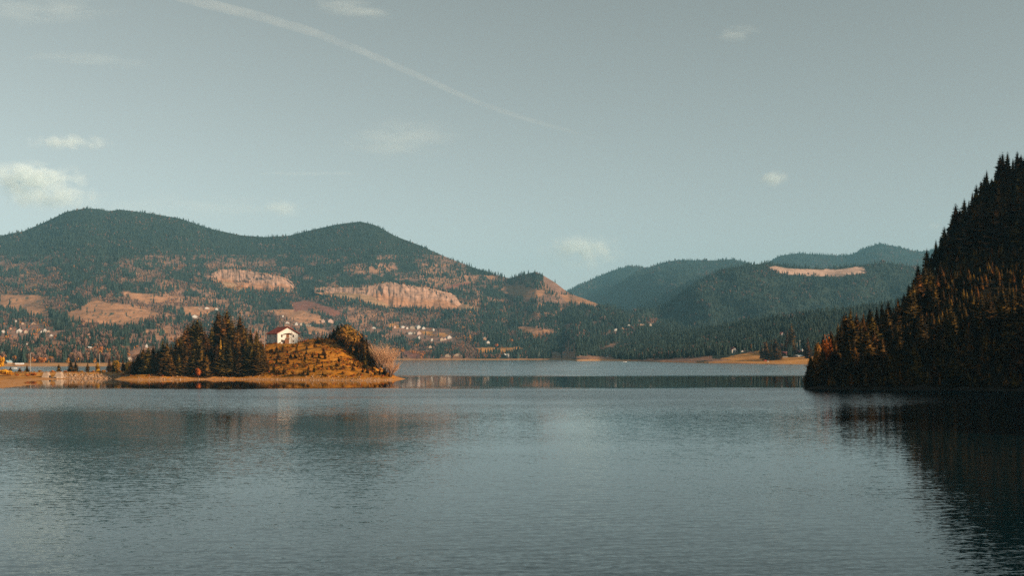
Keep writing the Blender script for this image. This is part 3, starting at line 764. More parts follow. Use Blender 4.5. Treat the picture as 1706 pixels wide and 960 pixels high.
# ------------------------------------------------------------------ island / peninsula and causeway
YF = [(-600, 545), (-200, 545), (-186, 530), (-163, 536), (-134, 540), (-101, 526), (-71, 512), (-60, 516), (-56, 530), (-52, 545), (-40, 560)]
YB = [(-600, 620), (-200, 612), (-180, 640), (-150, 655), (-100, 655), (-75, 625), (-60, 570), (-52, 548), (-40, 540)]
ZR = [(-200, 3.5), (-185, 6), (-165, 10), (-150, 15), (-135, 18.0), (-118, 19.4), (-107, 20.6), (-99, 20.6), (-90, 18.5), (-80, 13.5), (-72, 8.5), (-64, 4.5), (-56, 1.0), (-52, 0)]
XS = [(300, -260), (350, -205), (385, -186), (410, -187), (430, -191), (448, -195), (458, -203), (480, -214), (522, -226), (540, -222), (562, -222), (720, -222)]
HOUSE_XY = ((461.5 - HX) / F * 600 + 5.06, 604.24); HOUSE_Z = 18.4
def zP(x, y):
    x = np.asarray(x, float); y = np.asarray(y, float)
    yf = pts(x, YF); yb = pts(x, YB)
    dF = y - yf; dB = yb - y
    wob = 1.6 * fbm(x / 9, y / 9, 120, 3)
    s = np.clip((dF - 4) / 66, -1, 1); sb = np.clip(dB / 45, -1, 1)
    prof = np.where(s > 0, np.power(np.abs(s), 0.82), s)
    z = pts(x, ZR) * np.minimum(prof, np.where(sb > 0, np.power(np.abs(sb), 0.7), sb * 2))
    beach = np.clip(dF * 0.13, -3, 0.35)
    z = np.where(dF < 70, np.minimum(beach + np.maximum(z, 0), np.maximum(z, 0) + 0.35), z)
    z = np.where(dF < 0, dF * 0.13, z)
    z = np.where(dB < 0, np.minimum(z, dB * 0.2), z)
    z = np.where(x > -56, np.minimum(z, (-53 - x) * 0.15), z)
    z = z + np.where(z > 1.2, 0.45 * fbm(x / 7, y / 7, 121, 3) + 0.35 * np.sin(y / 2.1 + 2.2 * fbm(x / 18, y / 18, 4, 2)), 0)
    z = np.where(x < -198, -3.0, z)
    pd = np.hypot(x - HOUSE_XY[0] + 1.5, y - HOUSE_XY[1] - 5)
    z = z + (HOUSE_Z - .1 - z) * sstep((17 - pd) / 8)
    cw = 3.1 - np.maximum(0, np.abs(y - 573) - 7) * 0.42 + 0.25 * fbm(x / 4, y / 4, 122, 3)
    cw = np.where(x > -176, -3, cw)
    dL = pts(y, XS) - x + 2.0 * fbm(x / 14, y / 14, 123, 3)
    lb = np.where(dL > 0, np.minimum(0.05 + dL * 0.045, 3.0 + dL * 0.006), dL * 0.15)
    lb = np.where(y > 600, lb - (y - 600) * 0.1, lb)
    return np.maximum(np.maximum(z, cw), np.maximum(lb, -4))

gx = np.arange(-560, -42, 2.2); gy = np.arange(300, 690, 2.2)
GX, GY = np.meshgrid(gx, gy); GZ = zP(GX, GY)
cP = np.zeros(GX.shape + (3,)) + np.array((0.38, 0.145, 0.014))
nn = fbm(GX / 5, GY / 3, 130, 3)[..., None]
cP = np.where(nn > 0.15, np.array((0.20, 0.09, 0.014)), cP)
cP = np.where(nn < -0.35, np.array((0.44, 0.19, 0.03)), cP)
cP = np.where((GZ < 0.6)[..., None], np.array((0.36, 0.175, 0.065)), cP)
cP = np.where(((GX < -200) & (GY < 600) & (GZ > 0.9))[..., None] & (nn < 0.25), np.array((0.36, 0.17, 0.045)), cP)
tag(link('ground', mesh_np('ground', np.stack([GX, GY, GZ], -1).reshape(-1, 3), grid_faces(*GX.shape), cover_material('island_ground', nscale=0.5, amt=0.5, stretch=(1, 1, 1)), True, cP.reshape(-1, 3))), 'wooded grassy headland with a sandy rim and a causeway', kind='structure')

# ------------------------------------------------------------------ right bank and the mountain that carries on outside the frame, its notched ridge shaped for shade
TE = math.tan(SUN_EL)
RV = [(-200, 0), (60, 0), (200, 150), (300, 230), (393, 230), (406, 160), (440, 156), (474, 158), (494, 285), (700, 300), (950, 220), (1300, 60), (2000, 40)]  # heights of the unseen ridge, set to shade the bank; the dip lets sun in
YG = [(1341, 643), (1360, 606), (1380, 590), (1400, 577), (1450, 553), (1500, 526), (1531, 490), (1571, 432), (1608, 374), (1645, 333), (1680, 305), (1706, 296), (1800, 240), (2000, 150), (3000, 60)]
YR = [(1341, 440), (1400, 425), (1450, 440), (1500, 455), (1531, 462), (1571, 474), (1608, 490), (1645, 505), (1706, 528), (1800, 545), (2000, 520), (3000, 420)]
YSH = [(1335, 386), (1450, 381), (1600, 374), (1706, 366), (1850, 335), (2200, 262), (3000, 190), (6000, 110)]
def zB(x, y):
    x = np.asarray(x, float); y = np.asarray(y, float)
    a = x / np.maximum(y, 20); px = HX + F * a
    u = x * SUN_AZ_VEC[0] + y * SUN_AZ_VEC[1]; v = -x * SUN_AZ_VEC[1] + y * SUN_AZ_VEC[0]
    ys = pts(px, YSH) + 3 * fbm(x / 11, y / 11, 201, 2); yr = pts(px, YR)
    zr = EYE + (HY - pts(px, YG)) / F * yr
    zr = np.minimum(zr, 185)
    t = (y - ys) / (yr - ys)
    z = np.where(t <= 0, t * 12, np.where(t < 1, zr * np.power(np.clip(t, 0, 1), 0.92), zr - np.maximum(0, y - yr) * 0.10))
    z = z + np.where(t > 0.1, 2.0 * fbm(x / 22, y / 22, 202, 3), 0)
    dl = (px - 1341) / F * y + 3 * fbm(y / 12, y * 0, 203, 2)
    z = np.where(dl < 0, np.minimum(z, dl * 0.3), z * sstep(dl / 9 + 0.05))
    ray = pts(v, [(-200, 400), (380, 400), (404, 158), (440, 150), (460, 154), (545, 300), (2000, 400)]) - TE * (330 - u)
    z = np.where(u > -30, np.minimum(z, ray - 10 + 30 * np.clip((8 - u) / 38, 0, 1) + 60 * np.clip((-20 - u) / 10, 0, 1)), z)  # ground cut down along the sun's path so the bright band is lit
    g = np.exp(-((u - 330) / 135) ** 2) 
    rid = pts(v, RV) * g - 5 + 4 * g * fbm(x / 30, y / 30, 205, 3)
    rid = np.where(px < 1760, -5, rid)
    return np.maximum(np.maximum(z, rid), -5)
bx = np.arange(70, 960, 4.0); by = np.arange(20, 980, 4.0)
BX, BY = np.meshgrid(bx, by); BZ = zB(BX, BY)
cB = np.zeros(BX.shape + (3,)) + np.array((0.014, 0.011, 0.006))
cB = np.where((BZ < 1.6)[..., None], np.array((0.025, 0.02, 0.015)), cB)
tag(link('terrain', mesh_np('terrain', np.stack([BX, BY, BZ], -1).reshape(-1, 3), grid_faces(*BX.shape), cover_material('bank_ground', nscale=0.3, amt=0.4), True, cB.reshape(-1, 3))), 'steep shaded mountainside rising out of the lake at the right', kind='structure')

# ------------------------------------------------------------------ detailed spruces
def spruce_full(seed, levels=27, branches=10, rad=0.20, bare=0.07, ragged=1.0):
    r = random.Random(seed); v = []; f = []
    for k in range(levels):
        t = (k + r.uniform(-.3, .3)) / levels; t = min(max(t, 0), .985)
        z = bare + (1 - bare) * t
        env = (1 - t) ** 0.78 * (0.86 + 0.14 * math.sin(t * 9 + seed)) 
        if t < 0.12: env *= 0.75 + 2 * t
        nb = max(4, int(branches * (1 - t * .45)))
        for b in range(nb):
            L_ = rad * env * r.uniform(.62, 1.18 if r.random() < .85 else 1.18 + .25 * ragged) + 0.012
            a = 6.283 * (b + r.uniform(-.4, .4)) / nb + k * 1.3
            d = Vector((math.cos(a), math.sin(a), 0)); w = Vector((-d.y, d.x, 0))
            droop = r.uniform(.15, .42) * (1 - t * .7); up = r.uniform(.02, .12)
            sp = []
            for s in range(4):
                q = s / 3
                sp.append(Vector((0, 0, z)) + d * L_ * q + Vector((0, 0, L_ * (up * q - droop * q * q + (0.10 * q if q > .7 else 0)))))
            wd = L_ * r.uniform(.34, .50)
            o = len(v); v.append(tuple(sp[0]))
            for s, ww in ((1, 1.0), (2, .8), (3, 0)):
                c = sp[s]
                if ww:
                    v.append(tuple(c + w * wd * ww * r.uniform(.7, 1.1) - Vector((0, 0, wd * .45)) - d * wd * .25))
                    v.append(tuple(c))
                    v.append(tuple(c - w * wd * ww * r.uniform(.7, 1.1) - Vector((0, 0, wd * .45)) - d * wd * .25))
                else: v.append(tuple(c))
            f += [(o, o + 1, o + 2), (o, o + 2, o + 3), (o + 1, o + 4, o + 5), (o + 1, o + 5, o + 2), (o + 2, o + 5, o + 6), (o + 2, o + 6, o + 3), (o + 4, o + 7, o + 5), (o + 5, o + 7, o + 6)]
    # dense shaded heart of the crown
    o = len(v); ns = 9
    for q in range(5):
        zz = bare + 0.03 + (0.90 - bare) * q / 4; rr = rad * 0.50 * (1 - q / 4) ** 0.85 + 0.004
        for s in range(ns): v.append((rr * math.cos(6.283 * s / ns + q) * r.uniform(.7, 1.2), rr * math.sin(6.283 * s / ns + q) * r.uniform(.7, 1.2), zz + r.uniform(-.01, .01)))
    for q in range(4):
        for s in range(ns): f += [(o + q * ns + s, o + q * ns + (s + 1) % ns, o + (q + 1) * ns + (s + 1) % ns), (o + q * ns + s, o + (q + 1) * ns + (s + 1) % ns, o + (q + 1) * ns + s)]
    # leader shoot
    o = len(v); v += [(0.004, 0, .955), (-.004, .003, .955), (0, -.004, .955), (0, 0, 1.0)]; f += [(o, o + 1, o + 3), (o + 1, o + 2, o + 3), (o + 2, o, o + 3)]
    return v, f

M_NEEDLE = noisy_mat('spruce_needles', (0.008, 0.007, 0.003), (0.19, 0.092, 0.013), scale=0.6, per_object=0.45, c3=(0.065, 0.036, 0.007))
M_NEEDLE_B = noisy_mat('spruce_needles_shade_dark', (0.004, 0.004, 0.002), (0.17, 0.080, 0.011), scale=0.5, per_object=0.45, c3=(0.050, 0.028, 0.005))  # darker copy of the headland needles; the bank's shade is put into its colour
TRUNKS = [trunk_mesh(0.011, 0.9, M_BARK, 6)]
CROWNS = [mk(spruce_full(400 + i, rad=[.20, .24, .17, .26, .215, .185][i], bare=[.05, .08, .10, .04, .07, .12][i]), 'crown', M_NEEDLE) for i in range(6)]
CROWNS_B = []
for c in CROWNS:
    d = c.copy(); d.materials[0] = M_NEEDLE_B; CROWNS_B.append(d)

def spruce(x, y, z, h, crown, label, group, wid=1.0, cat='tree', name='spruce_tree'):
    t = link(name, None, loc=(x, y, z), rz=rnd.uniform(0, 6.28))
    t.scale = (h * wid, h * wid, h); t.empty_display_size = 1
    t.rotation_euler = (rnd.uniform(-.02, .02), rnd.uniform(-.02, .02), t.rotation_euler[2])
    tag(t, label, cat, group)
    link('crown', crown, t); link('trunk', TRUNKS[0], t)
    return t

ORD = 'first second third fourth fifth sixth seventh eighth ninth tenth eleventh twelfth thirteenth fourteenth fifteenth sixteenth seventeenth eighteenth nineteenth twentieth'.split()
def nth(k):
    if k < 20: return ORD[k]
    return ['twenty', 'thirty', 'forty'][(k + 1) // 10 - 2] + '-' + ORD[(k + 1) % 10 - 1] if (k + 1) % 10 else ['', '', '', 'thirtieth', 'fortieth'][(k + 1) // 10]
COUNT = {}
def count(key): COUNT[key] = COUNT.get(key, -1) + 1; return nth(COUNT[key])
# island spruces: (photo column, photo row of the tip, distance, width factor, label)
ISL = [
 (222, 598, 560, 1.2, None), (229, 590, 556, 1.2, None), (238, 578, 560, 1.2, None), (247, 575, 552, 1.2, None), (256, 573, 560, 1.2, None), (264, 580, 552, 1.2, None),
 (271, 564, 556, 1.0, None), (278, 566, 550, 1.0, None), (286, 570, 560, 1.0, None), (294, 560, 552, 1.0, 'slim spruce just left of the first tall group on the headland'),
 (300, 556, 560, 1.0, None), (307, 545, 566, 1.1, None), (313, 535, 574, 1.0, 'dark spruce forming the left shoulder of the first tall group'), (321, 531, 580, 1.1, None),
 (328, 527, 575, 1.15, 'highest spruce of the first tall group on the headland'), (335, 536, 572, 1.1, None), (342, 548, 556, 1.0, None), (348, 565, 550, 1.0, None),
 (354, 540, 575, 1.0, None), (361, 517, 580, 1.05, 'tall spruce with a rounded top, left one of the twin tallest'), (366, 519, 588, 1.0, None), (372, 522, 575, .9, None), (378, 511, 584, 1.15, 'tallest spruce on the headland, right one of the twins'),
 (386, 530, 575, 1.0, None), (394, 545, 560, 1.0, None), (400, 521, 578, 1.15, 'pointed spruce standing free right of the twins'), (407, 540, 566, 1.0, None), (413, 556, 552, .9, None),
 (417, 545, 572, 1.0, 'spruce with a lit right side between the pointed one and the house'), (424, 560, 552, .9, None), (428, 549, 570, 1.1, 'outermost tall spruce beside the house'), (435, 566, 558, 1.0, None), (440, 580, 549, 1.0, None),
 (311, 570, 546, .9, None), (324, 565, 546, .9, None), (336, 574, 545, .9, None), (372, 562, 547, .9, None), (384, 570, 546, .9, None), (398, 573, 546, .9, None), (361, 572, 546, .9, None), (408, 585, 547, .9, None), (421, 590, 548, .9, None),
 (433, 597, 548, .9, None), (299, 588, 545, .9, None), (285, 590, 543, .9, None), (268, 596, 543, .9, None), (446, 603, 548, .9, None), (344, 590, 544, .9, None),
 # right-hand grove
 (556, 546, 600, 1.1, 'dark spruce forming the left edge of the right grove'), (563, 540, 602, 1.1, None), (569, 537, 598, 1.0, 'highest tip of the right grove'), (576, 542, 594, 1.2, None), (584, 545, 590, 1.2, None),
 (592, 552, 592, 1.0, None), (598, 556, 586, 1.0, None), (604, 553, 588, .9, 'slim dark spruce on the right side of the right grove'), (610, 562, 582, .9, None), (616, 568, 574, .9, None), (621, 574, 566, .9, None), (626, 583, 560, .9, None),
 (603, 575, 566, .9, None), (593, 572, 570, .9, None), (613, 584, 556, .8, None), (549, 556, 600, 1.0, None), (543, 559, 606, .9, None), (536, 558, 608, .8, None), (608, 590, 545, .8, None), (583, 574, 572, .9, None)]
ri = np.random.RandomState(5)
for k in range(16):
    px = ri.uniform(548, 624); tp = np.interp(px, [545, 570, 585, 605, 630], [552, 545, 552, 560, 592]) + ri.uniform(0, 14)
    ISL.append((px, tp, np.interp(px, [545, 630], [600, 556]) + ri.uniform(-8, 6), 1.1, None))
for k in range(26):
    px = ri.uniform(226, 440); tp = np.interp(px, [222, 262, 300, 328, 350, 378, 400, 440], [600, 584, 566, 548, 560, 545, 545, 575]) + ri.uniform(2, 22)
    ISL.append((px, tp, ri.uniform(545, 572), 1.0, None))
for i, (px, py, Y, wd, lb) in enumerate(sorted(ISL, key=lambda q: q[0])):
    x, _, zt = W(px, py, Y); z0 = float(zP(x, Y)); h = max(3.0, zt - z0 + 0.3)
    if lb: L_ = lb
    elif px < 300: L_ = 'spruce within the black shaded clump at the left end of the headland'
    elif px < 450: fr = 'front' if Y < 556 else 'back'; L_ = '%s spruce from the left in the %s row left of the white house' % (count('isl' + fr), fr)
    else: fr = 'lower' if Y < 580 else 'upper'; L_ = '%s spruce from the left in the %s part of the right grove' % (count('gr' + fr), fr)
    wdt = wd * (1.6 if h > 14 else 1.7)
    if i % 9 == 7 and lb is None: pass
    spruce(x, Y, z0 - 0.3, h, CROWNS[i % 6], L_, 'spruces on the headland', wdt)

# right bank spruces: silhouettes first
SIL = [(1345, 607, 398), (1352, 592, 402), (1361, 566, 408), (1372, 556, 412), (1384, 548, 418), (1396, 536, 420), (1405, 524, 422), (1416, 513, 424), (1427, 520, 425), (1438, 520, 430), (1449, 512, 436),
 (1460, 508, 440), (1470, 503, 446), (1480, 500, 450), (1489, 464, 560), (1497, 494, 455), (1506, 488, 458), (1514, 470, 460), (1522, 462, 462), (1530, 438, 463), (1537, 446, 465), (1545, 412, 466), (1552, 420, 470), (1560, 398, 472), (1567, 392, 474),
 (1573, 376, 476), (1580, 382, 478), (1587, 352, 482), (1593, 337, 484), (1600, 346, 487), (1607, 329, 490), (1614, 332, 492), (1620, 318, 495), (1627, 306, 498), (1634, 300, 500), (1640, 290, 503), (1645, 281, 505), (1652, 296, 508),
 (1658, 284, 510), (1665, 256, 514), (1671, 252, 516), (1679, 251, 520), (1687, 262, 522), (1694, 250, 525), (1701, 256, 528), (1708, 248, 528), (1716, 250, 530)]
bank = []
for i, (px, py, Y) in enumerate(SIL):
    if px == 1489: continue
    x, _, zt = W(px, py, Y); z0 = float(zB(x, Y)); h = min(max(zt - z0, 9), 34)
    nm = {1345: 'outermost small spruce leaning over the water at the tip of the right bank', 1665: 'tall ragged spruce just left of the two peaks at the top right', 1645: 'pointed black spruce on the skyline halfway up the top right ridge',
          1593: 'black spruce tip on the ridge above the pale cloud wisp', 1545: 'black spruce at the foot of the steep skyline beside the far hills', 1530: 'lowest black skyline spruce in front of the far hills', 1679: 'twin-tipped tall spruce on the top right skyline'}.get(px) or '%s black skyline spruce of the right hillside counting up from the water' % count('sky')
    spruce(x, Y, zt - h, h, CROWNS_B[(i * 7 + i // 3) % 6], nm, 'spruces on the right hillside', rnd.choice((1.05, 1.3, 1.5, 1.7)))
    bank.append((x, Y))
# lit band and the rest, scattered by hand-sized spacing over the slope
cand = np.random.RandomState(77); placed = np.array(bank)
rest = []; n_ind = 0
extra = [(1410, 520, 412, 1.2), (1402, 535, 408, 1.0), (1386, 552, 404, 1.0), (1540, 440, 440, 1.1), (1530, 452, 436, 1.0), (1523, 468, 432, 1.0), (1550, 445, 444, 1.0), (1562, 458, 440, 1.0), (1573, 450, 442, 1.1), (1585, 448, 446, 1.0), (1594, 462, 442, 1.0),
   (1612, 440, 448, 1.1), (1622, 448, 444, 1.0), (1631, 436, 448, 1.0), (1645, 424, 446, 1.25), (1655, 440, 444, 1.0), (1664, 458, 440, 1.0), (1452, 518, 416, 1.1), (1478, 510, 424, 1.1), (1495, 498, 428, 1.1), (1508, 492, 430, 1.0),
   (1516, 476, 428, 1.0), (1546, 462, 432, .9), (1556, 470, 430, .9), (1568, 440, 446, 1.0), (1580, 466, 434, .9), (1602, 452, 444, 1.0), (1607, 474, 434, .9), (1618, 466, 436, .9), (1638, 452, 440, .9), (1650, 466, 434, 1.0), (1672, 446, 444, 1.0), (1684, 452, 442, 1.0), (1696, 446, 444, 1.0), (1628, 474, 432, .9), (1662, 436, 450, 1.0), (1420, 532, 408, 1.0), (1434, 530, 412, 1.0), (1392, 560, 400, .9)]
LITG = 'spruces on the right hillside'
for i, (px, py, Y, wd) in enumerate(sorted(extra)):
    x, _, zt = W(px, py, Y); z0 = float(zB(x, Y)); h = min(max(zt - z0, 10), 32); zt = min(zt, z0 + h)
    lb = {1410: 'large sunlit orange-brown spruce above the golden tree at the bank tip', 1645: 'tallest sunlit spruce tip in the bright band of the right hillside', 1540: 'leftmost tall sunlit spruce of the bright band on the right hillside'}.get(px, (count('band') + ' sunlit spruce from the left in the bright band of the right hillside') if px > 1515 else (count('lowb') + ' sunlit-tipped spruce from the left low on the right hillside'))
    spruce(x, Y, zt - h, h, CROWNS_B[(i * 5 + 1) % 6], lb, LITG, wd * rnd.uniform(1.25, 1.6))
    placed = np.vstack([placed, (x, Y)])
tries = 0
while n_ind < 105 and tries < 30000:
    tries += 1
    px = cand.uniform(1350, 1760); t = cand.rand() ** 1.1
    ys = float(pts(px, YSH)); yr = float(pts(px, YR)); Y = ys + 2 + (yr - ys - 2) * t
    x = (px - HX) / F * Y
    if np.min(np.hypot(placed[:, 0] - x, placed[:, 1] - Y)) < 6.6: continue
    z0 = float(zB(x, Y))
    if z0 < 1 or (x * .9023 - Y * .4311 > -4 and 402 < x * .4311 + Y * .9023 < 492): continue
    h = cand.choice([10, 14, 17, 20, 24, 28], p=[.08, .17, .25, .25, .17, .08]) * cand.uniform(.85, 1.15) * (0.72 if t < .15 else 1)
    # keep the skyline where the photograph has it
    top = HY - (z0 + h - EYE) / Y * F; lim = float(pts(px, [(1340, 600), (1400, 540), (1450, 520), (1500, 500), (1531, 455), (1571, 395), (1608, 345), (1645, 305), (1680, 280), (1706, 275), (1800, 220)]))
    if top < lim: h = z0 and (HY - lim) / F * Y + EYE - z0
    if h < 6: continue
    u_b, v_b = x * .9023 - Y * .4311, x * .4311 + Y * .9023
    if 398 < v_b < 495 and u_b > -75: h = min(h, max(5.5, 156 - TE * (330 - u_b) + 13 - z0))
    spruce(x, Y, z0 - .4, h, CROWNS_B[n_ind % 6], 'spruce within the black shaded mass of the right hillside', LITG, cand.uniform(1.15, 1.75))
    placed = np.vstack([placed, (x, Y)]); n_ind += 1
print('bank trees', n_ind, tries)
uf = np.stack([cand.uniform(95, 330, 9500), cand.uniform(355, 560, 9500)], 1)
# the woods beyond and outside the frame
PR = [link('spruce_tree', mk(spruce_full(450 + k, levels=16, branches=6), 'spruce_tree', M_NEEDLE_B), loc=(x_, y_, float(zB(x_, y_)) - .3), scale=15) for k, (x_, y_) in enumerate(((236, 505), (228, 488)))]
for k, o in enumerate(PR): tag(o, ['spruce high in the black mass under the skyline at the right edge', 'spruce in the black mass just below the highest one at the right edge'][k], 'tree', LITG)
uz = zB(uf[:, 0], uf[:, 1]); upx = HX + uf[:, 0] / uf[:, 1] * F
uok = (uz > .8) & (upx > 1343) & (upx < 1790) & (uf[:, 1] < pts(upx, YR) - 4)
scatter('spruce_thicket', 'young spruces filling the gaps between the big ones on the right hillside', np.stack([uf[:, 0], uf[:, 1], uz - .3], 1)[uok], cand.uniform(2.5, 6.5, int(uok.sum())), PR, 1.5, 17, cat='thicket')
q = np.stack([cand.uniform(100, 800, 9000), cand.uniform(90, 900, 9000)], 1); z_ = zB(q[:, 0], q[:, 1]); pxq = HX + q[:, 0] / q[:, 1] * F
uq = q[:, 0] * SUN_AZ_VEC[0] + q[:, 1] * SUN_AZ_VEC[1]; vq = -q[:, 0] * SUN_AZ_VEC[1] + q[:, 1] * SUN_AZ_VEC[0]
okq = (z_ > 2) & ((pxq > 1765) | ((q[:, 1] > pts(pxq, YR) + 6) & (pxq > 1420))) & (np.hypot(q[:, 0] - 0, q[:, 1]) > 90)
okq &= ~((vq > 396) & (vq < 492) & (uq > -6))
hq = cand.uniform(11, 17, len(q))
# trees behind the ridge stay below the line of sight over it
hq = np.where(pxq < 1765, np.minimum(hq, np.maximum(0, EYE + (HY - pts(pxq, [(1340, 600), (1400, 540), (1500, 505), (1531, 460), (1571, 400), (1608, 350), (1645, 310), (1706, 280), (1800, 230)])) / F * q[:, 1] - z_)), hq)
okq &= hq > 4
scatter('spruce_forest', 'spruce woods carrying on behind and beyond the right hillside', np.stack([q[:, 0], q[:, 1], z_ - .4], 1)[okq], hq[okq], PR, 1.0, 12, cat='forest')

#@@DETAILS@@
# ------------------------------------------------------------------ the white house on the headland
M_PLASTER = noisy_mat('white_plaster', (0.50, 0.48, 0.44), (0.62, 0.60, 0.56), scale=0.7, rough=0.85, space='obj', detail=6)
M_ROOFRED = noisy_mat('red_brown_roof_tiles', (0.20, 0.035, 0.022), (0.30, 0.060, 0.035), scale=1.5, rough=0.7, space='obj')
M_WOOD = noisy_mat('brown_wood', (0.12, 0.05, 0.025), (0.22, 0.10, 0.05), scale=2.0, space='obj', stretch=(1, 1, 6))
M_GLASS = flat('dark_window_glass', (0.02, 0.025, 0.03), rough=0.1, spec=0.6)
M_CONC = noisy_mat('concrete', (0.26, 0.19, 0.14), (0.38, 0.29, 0.22), scale=0.8, space='obj', detail=7)
M_DARKWALL = flat('dark_timber_wall', (0.08, 0.045, 0.035))
M_METAL = flat('galvanised_metal', (0.42, 0.40, 0.37), rough=0.5)

def big_house():
    ph = R(40); cx, cy = HOUSE_XY
    t = link('house', None, loc=(cx, cy, HOUSE_Z), rz=ph); tag(t, 'white two-storey house with a red-brown gable roof on top of the headland', 'house')
    w, L, e, a = 6.3, 11.2, 5.6, 8.9
    mb = MB(); mb.add([(-w, 0, 0), (w, 0, 0), (w, L, 0), (-w, L, 0), (-w, 0, e), (w, 0, e), (w, L, e), (-w, L, e), (0, 0, a), (0, L, a)],
        [(0, 3, 2, 1), (0, 1, 5, 8, 4), (2, 3, 7, 9, 6), (1, 2, 6, 5), (3, 0, 4, 7), (5, 6, 9, 8), (7, 4, 8, 9)])
    mb.build('wall', M_PLASTER, t)
    MB().box(-w + .05, w - .05, .05, L - .05, -3.2, -.004).build('foundation', M_CONC, t)
    # roof: two slopes with overhang
    rf = MB(); ov = 0.9; th = .22
    for s in (-1, 1):
        d = Vector((s * w, 0, e - a)); d.normalize(); nrm = Vector((-(e - a) * s, 0, w)).normalized(); nrm = Vector((s * abs(nrm.x), 0, abs(nrm.z)))
        p0 = Vector((0, -ov, a + .05)); p1 = p0 + d * (math.hypot(w, a - e) + ov)
        vs = [p0, p1, p1 + Vector((0, L + 2 * ov, 0)), p0 + Vector((0, L + 2 * ov, 0))]
        vs = vs + [v + nrm * th for v in vs]
        rf.add(vs, [(0, 1, 2, 3), (4, 7, 6, 5), (0, 4, 5, 1), (1, 5, 6, 2), (2, 6, 7, 3), (3, 7, 4, 0)])
    roof = rf.build('roof', M_ROOFRED, t)
    MB().tube((0, -ov, a + .3), (0, L + ov, a + .3), .16, .16, 6).build('ridge_cap', M_ROOFRED, roof)
    def window(x, z, ww, hh, side=None):
        f = MB(); tt = .09
        if side is None:
            f.box(x - ww / 2 - tt, x + ww / 2 + tt, -.07, -.003, z - tt, z - .001); f.box(x - ww / 2 - tt, x + ww / 2 + tt, -.07, -.003, z + hh + .001, z + hh + tt)
            f.box(x - ww / 2 - tt, x - ww / 2, -.065, -.003, z, z + hh); f.box(x + ww / 2, x + ww / 2 + tt, -.065, -.003, z, z + hh); f.box(x - .03, x + .03, -.06, -.021, z, z + hh)
            o = f.build('window', M_WOOD, t); MB().box(x - ww / 2, x + ww / 2, -.02, -.004, z, z + hh).build('pane', M_GLASS, o)
        else:
            X = -w
            f.box(X - .07, X - .003, side - ww / 2 - tt, side + ww / 2 + tt, z - tt, z - .001); f.box(X - .07, X - .003, side - ww / 2 - tt, side + ww / 2 + tt, z + hh + .001, z + hh + tt)
            f.box(X - .065, X - .003, side - ww / 2 - tt, side - ww / 2, z, z + hh); f.box(X - .065, X - .003, side + ww / 2, side + ww / 2 + tt, z, z + hh)
            o = f.build('window', M_WOOD, t); MB().box(X - .02, X - .004, side - ww / 2, side + ww / 2, z, z + hh).build('pane', M_GLASS, o)
    window(-3.7, 3.5, .75, 1.25); window(3.3, 3.5, .8, 1.25); window(-3.7, .75, .7, 1.2); window(3.4, .8, .55, .9)
    for z in (.8, 3.5):
        for y in (2.4, 8.6): window(0, z, 1.2, 1.35, side=y)
    MB().box(-w - .06, -w - .004, .0, L, 2.72, 2.86).build('string_course', M_CONC, t)
    # central bay: balcony door above, entrance below, sheltered by a small wooden canopy
    MB().box(-1.0, .75, -.05, -.003, 3.0, 5.2).build('balcony_door', M_WOOD, t)
    MB().box(-1.3, 1.3, -1.25, -.003, 2.72, 2.9).build('balcony', M_CONC, t)
    rl = MB(); 
    for k in range(9): rl.box(-1.28 + k * .315, -1.22 + k * .315, -1.24, -1.18, 2.901, 3.75)
    rl.box(-1.3, 1.3, -1.25, -1.17, 3.751, 3.85); rl.build('railing', M_WOOD, t)
    MB().box(-.6, .7, -.05, -.003, 0.05, 2.4).build('door', M_WOOD, t)
    cp = MB(); cp.add([(-2.6, -1.4, 5.15), (0, -1.4, 5.6), (0, -.003, 5.6), (-2.6, -.003, 5.15), (-2.6, -1.4, 5.3), (0, -1.4, 5.75), (0, -.003, 5.75), (-2.6, -.003, 5.3)], [(0, 1, 2, 3), (4, 7, 6, 5), (0, 4, 5, 1), (1, 5, 6, 2), (2, 6, 7, 3), (3, 7, 4, 0)])
    cp.add([(2.6, -1.4, 5.15), (0.002, -1.4, 5.6), (0.002, -.003, 5.6), (2.6, -.003, 5.15), (2.6, -1.4, 5.3), (0.002, -1.4, 5.75), (0.002, -.003, 5.75), (2.6, -.003, 5.3)], [(3, 2, 1, 0), (5, 6, 7, 4), (1, 5, 4, 0), (2, 6, 5, 1), (3, 7, 6, 2), (0, 4, 7, 3)])
    cp.build('canopy', M_WOOD, t)
    for x in (-1.25, 1.95): MB().box(x - .07, x + .07, -1.3, -1.16, 0, 2.715).build('post', M_WOOD, t)
    st = MB()
    for k in range(8): st.box(-2.6 - .0, -1.5, -1.6 - .0 + k * .19, -1.42 + k * .19, -.2, 2.5 - k * .32)
    st.build('staircase', M_WOOD, t)
    MB().tube((2.3, -.12, 0), (2.3, -.12, 6.6), .06, .06).build('downpipe', M_METAL, t)
big_house()
def pole(px, y0, y1, Y, label, r=.12, arm=0, mat_=None, zfun=None):
    x, _, zt = W(px, y0, Y); _, _, zb = W(px, y1, Y)
    if zfun is not None: zb = float(zfun(x, Y))
    t = link('utility_pole', None, loc=(x, Y, zb - .3)); tag(t, label, 'pole')
    h = zt - zb + .3
    MB().tube((0, 0, 0), (0, 0, h), r, r * .7, 7).build('shaft', mat_ or M_METAL, t)
    if arm: MB().box(-arm, arm, -.08 * (r / .12), .08 * (r / .12), h - .9 * (r / .12) * .5, h - .6 * (r / .12) * .5).build('crossarm', mat_ or M_METAL, t)
    else: MB().tube((0, 0, h), (0, 0, h + .25 * r / .12), r * 1.1, r * .3, 7).build('cap', mat_ or M_METAL, t)
    return t
pole(440.6, 547, 576, 594, 'slender pale pole at the left corner of the white house', .10, zfun=zP)
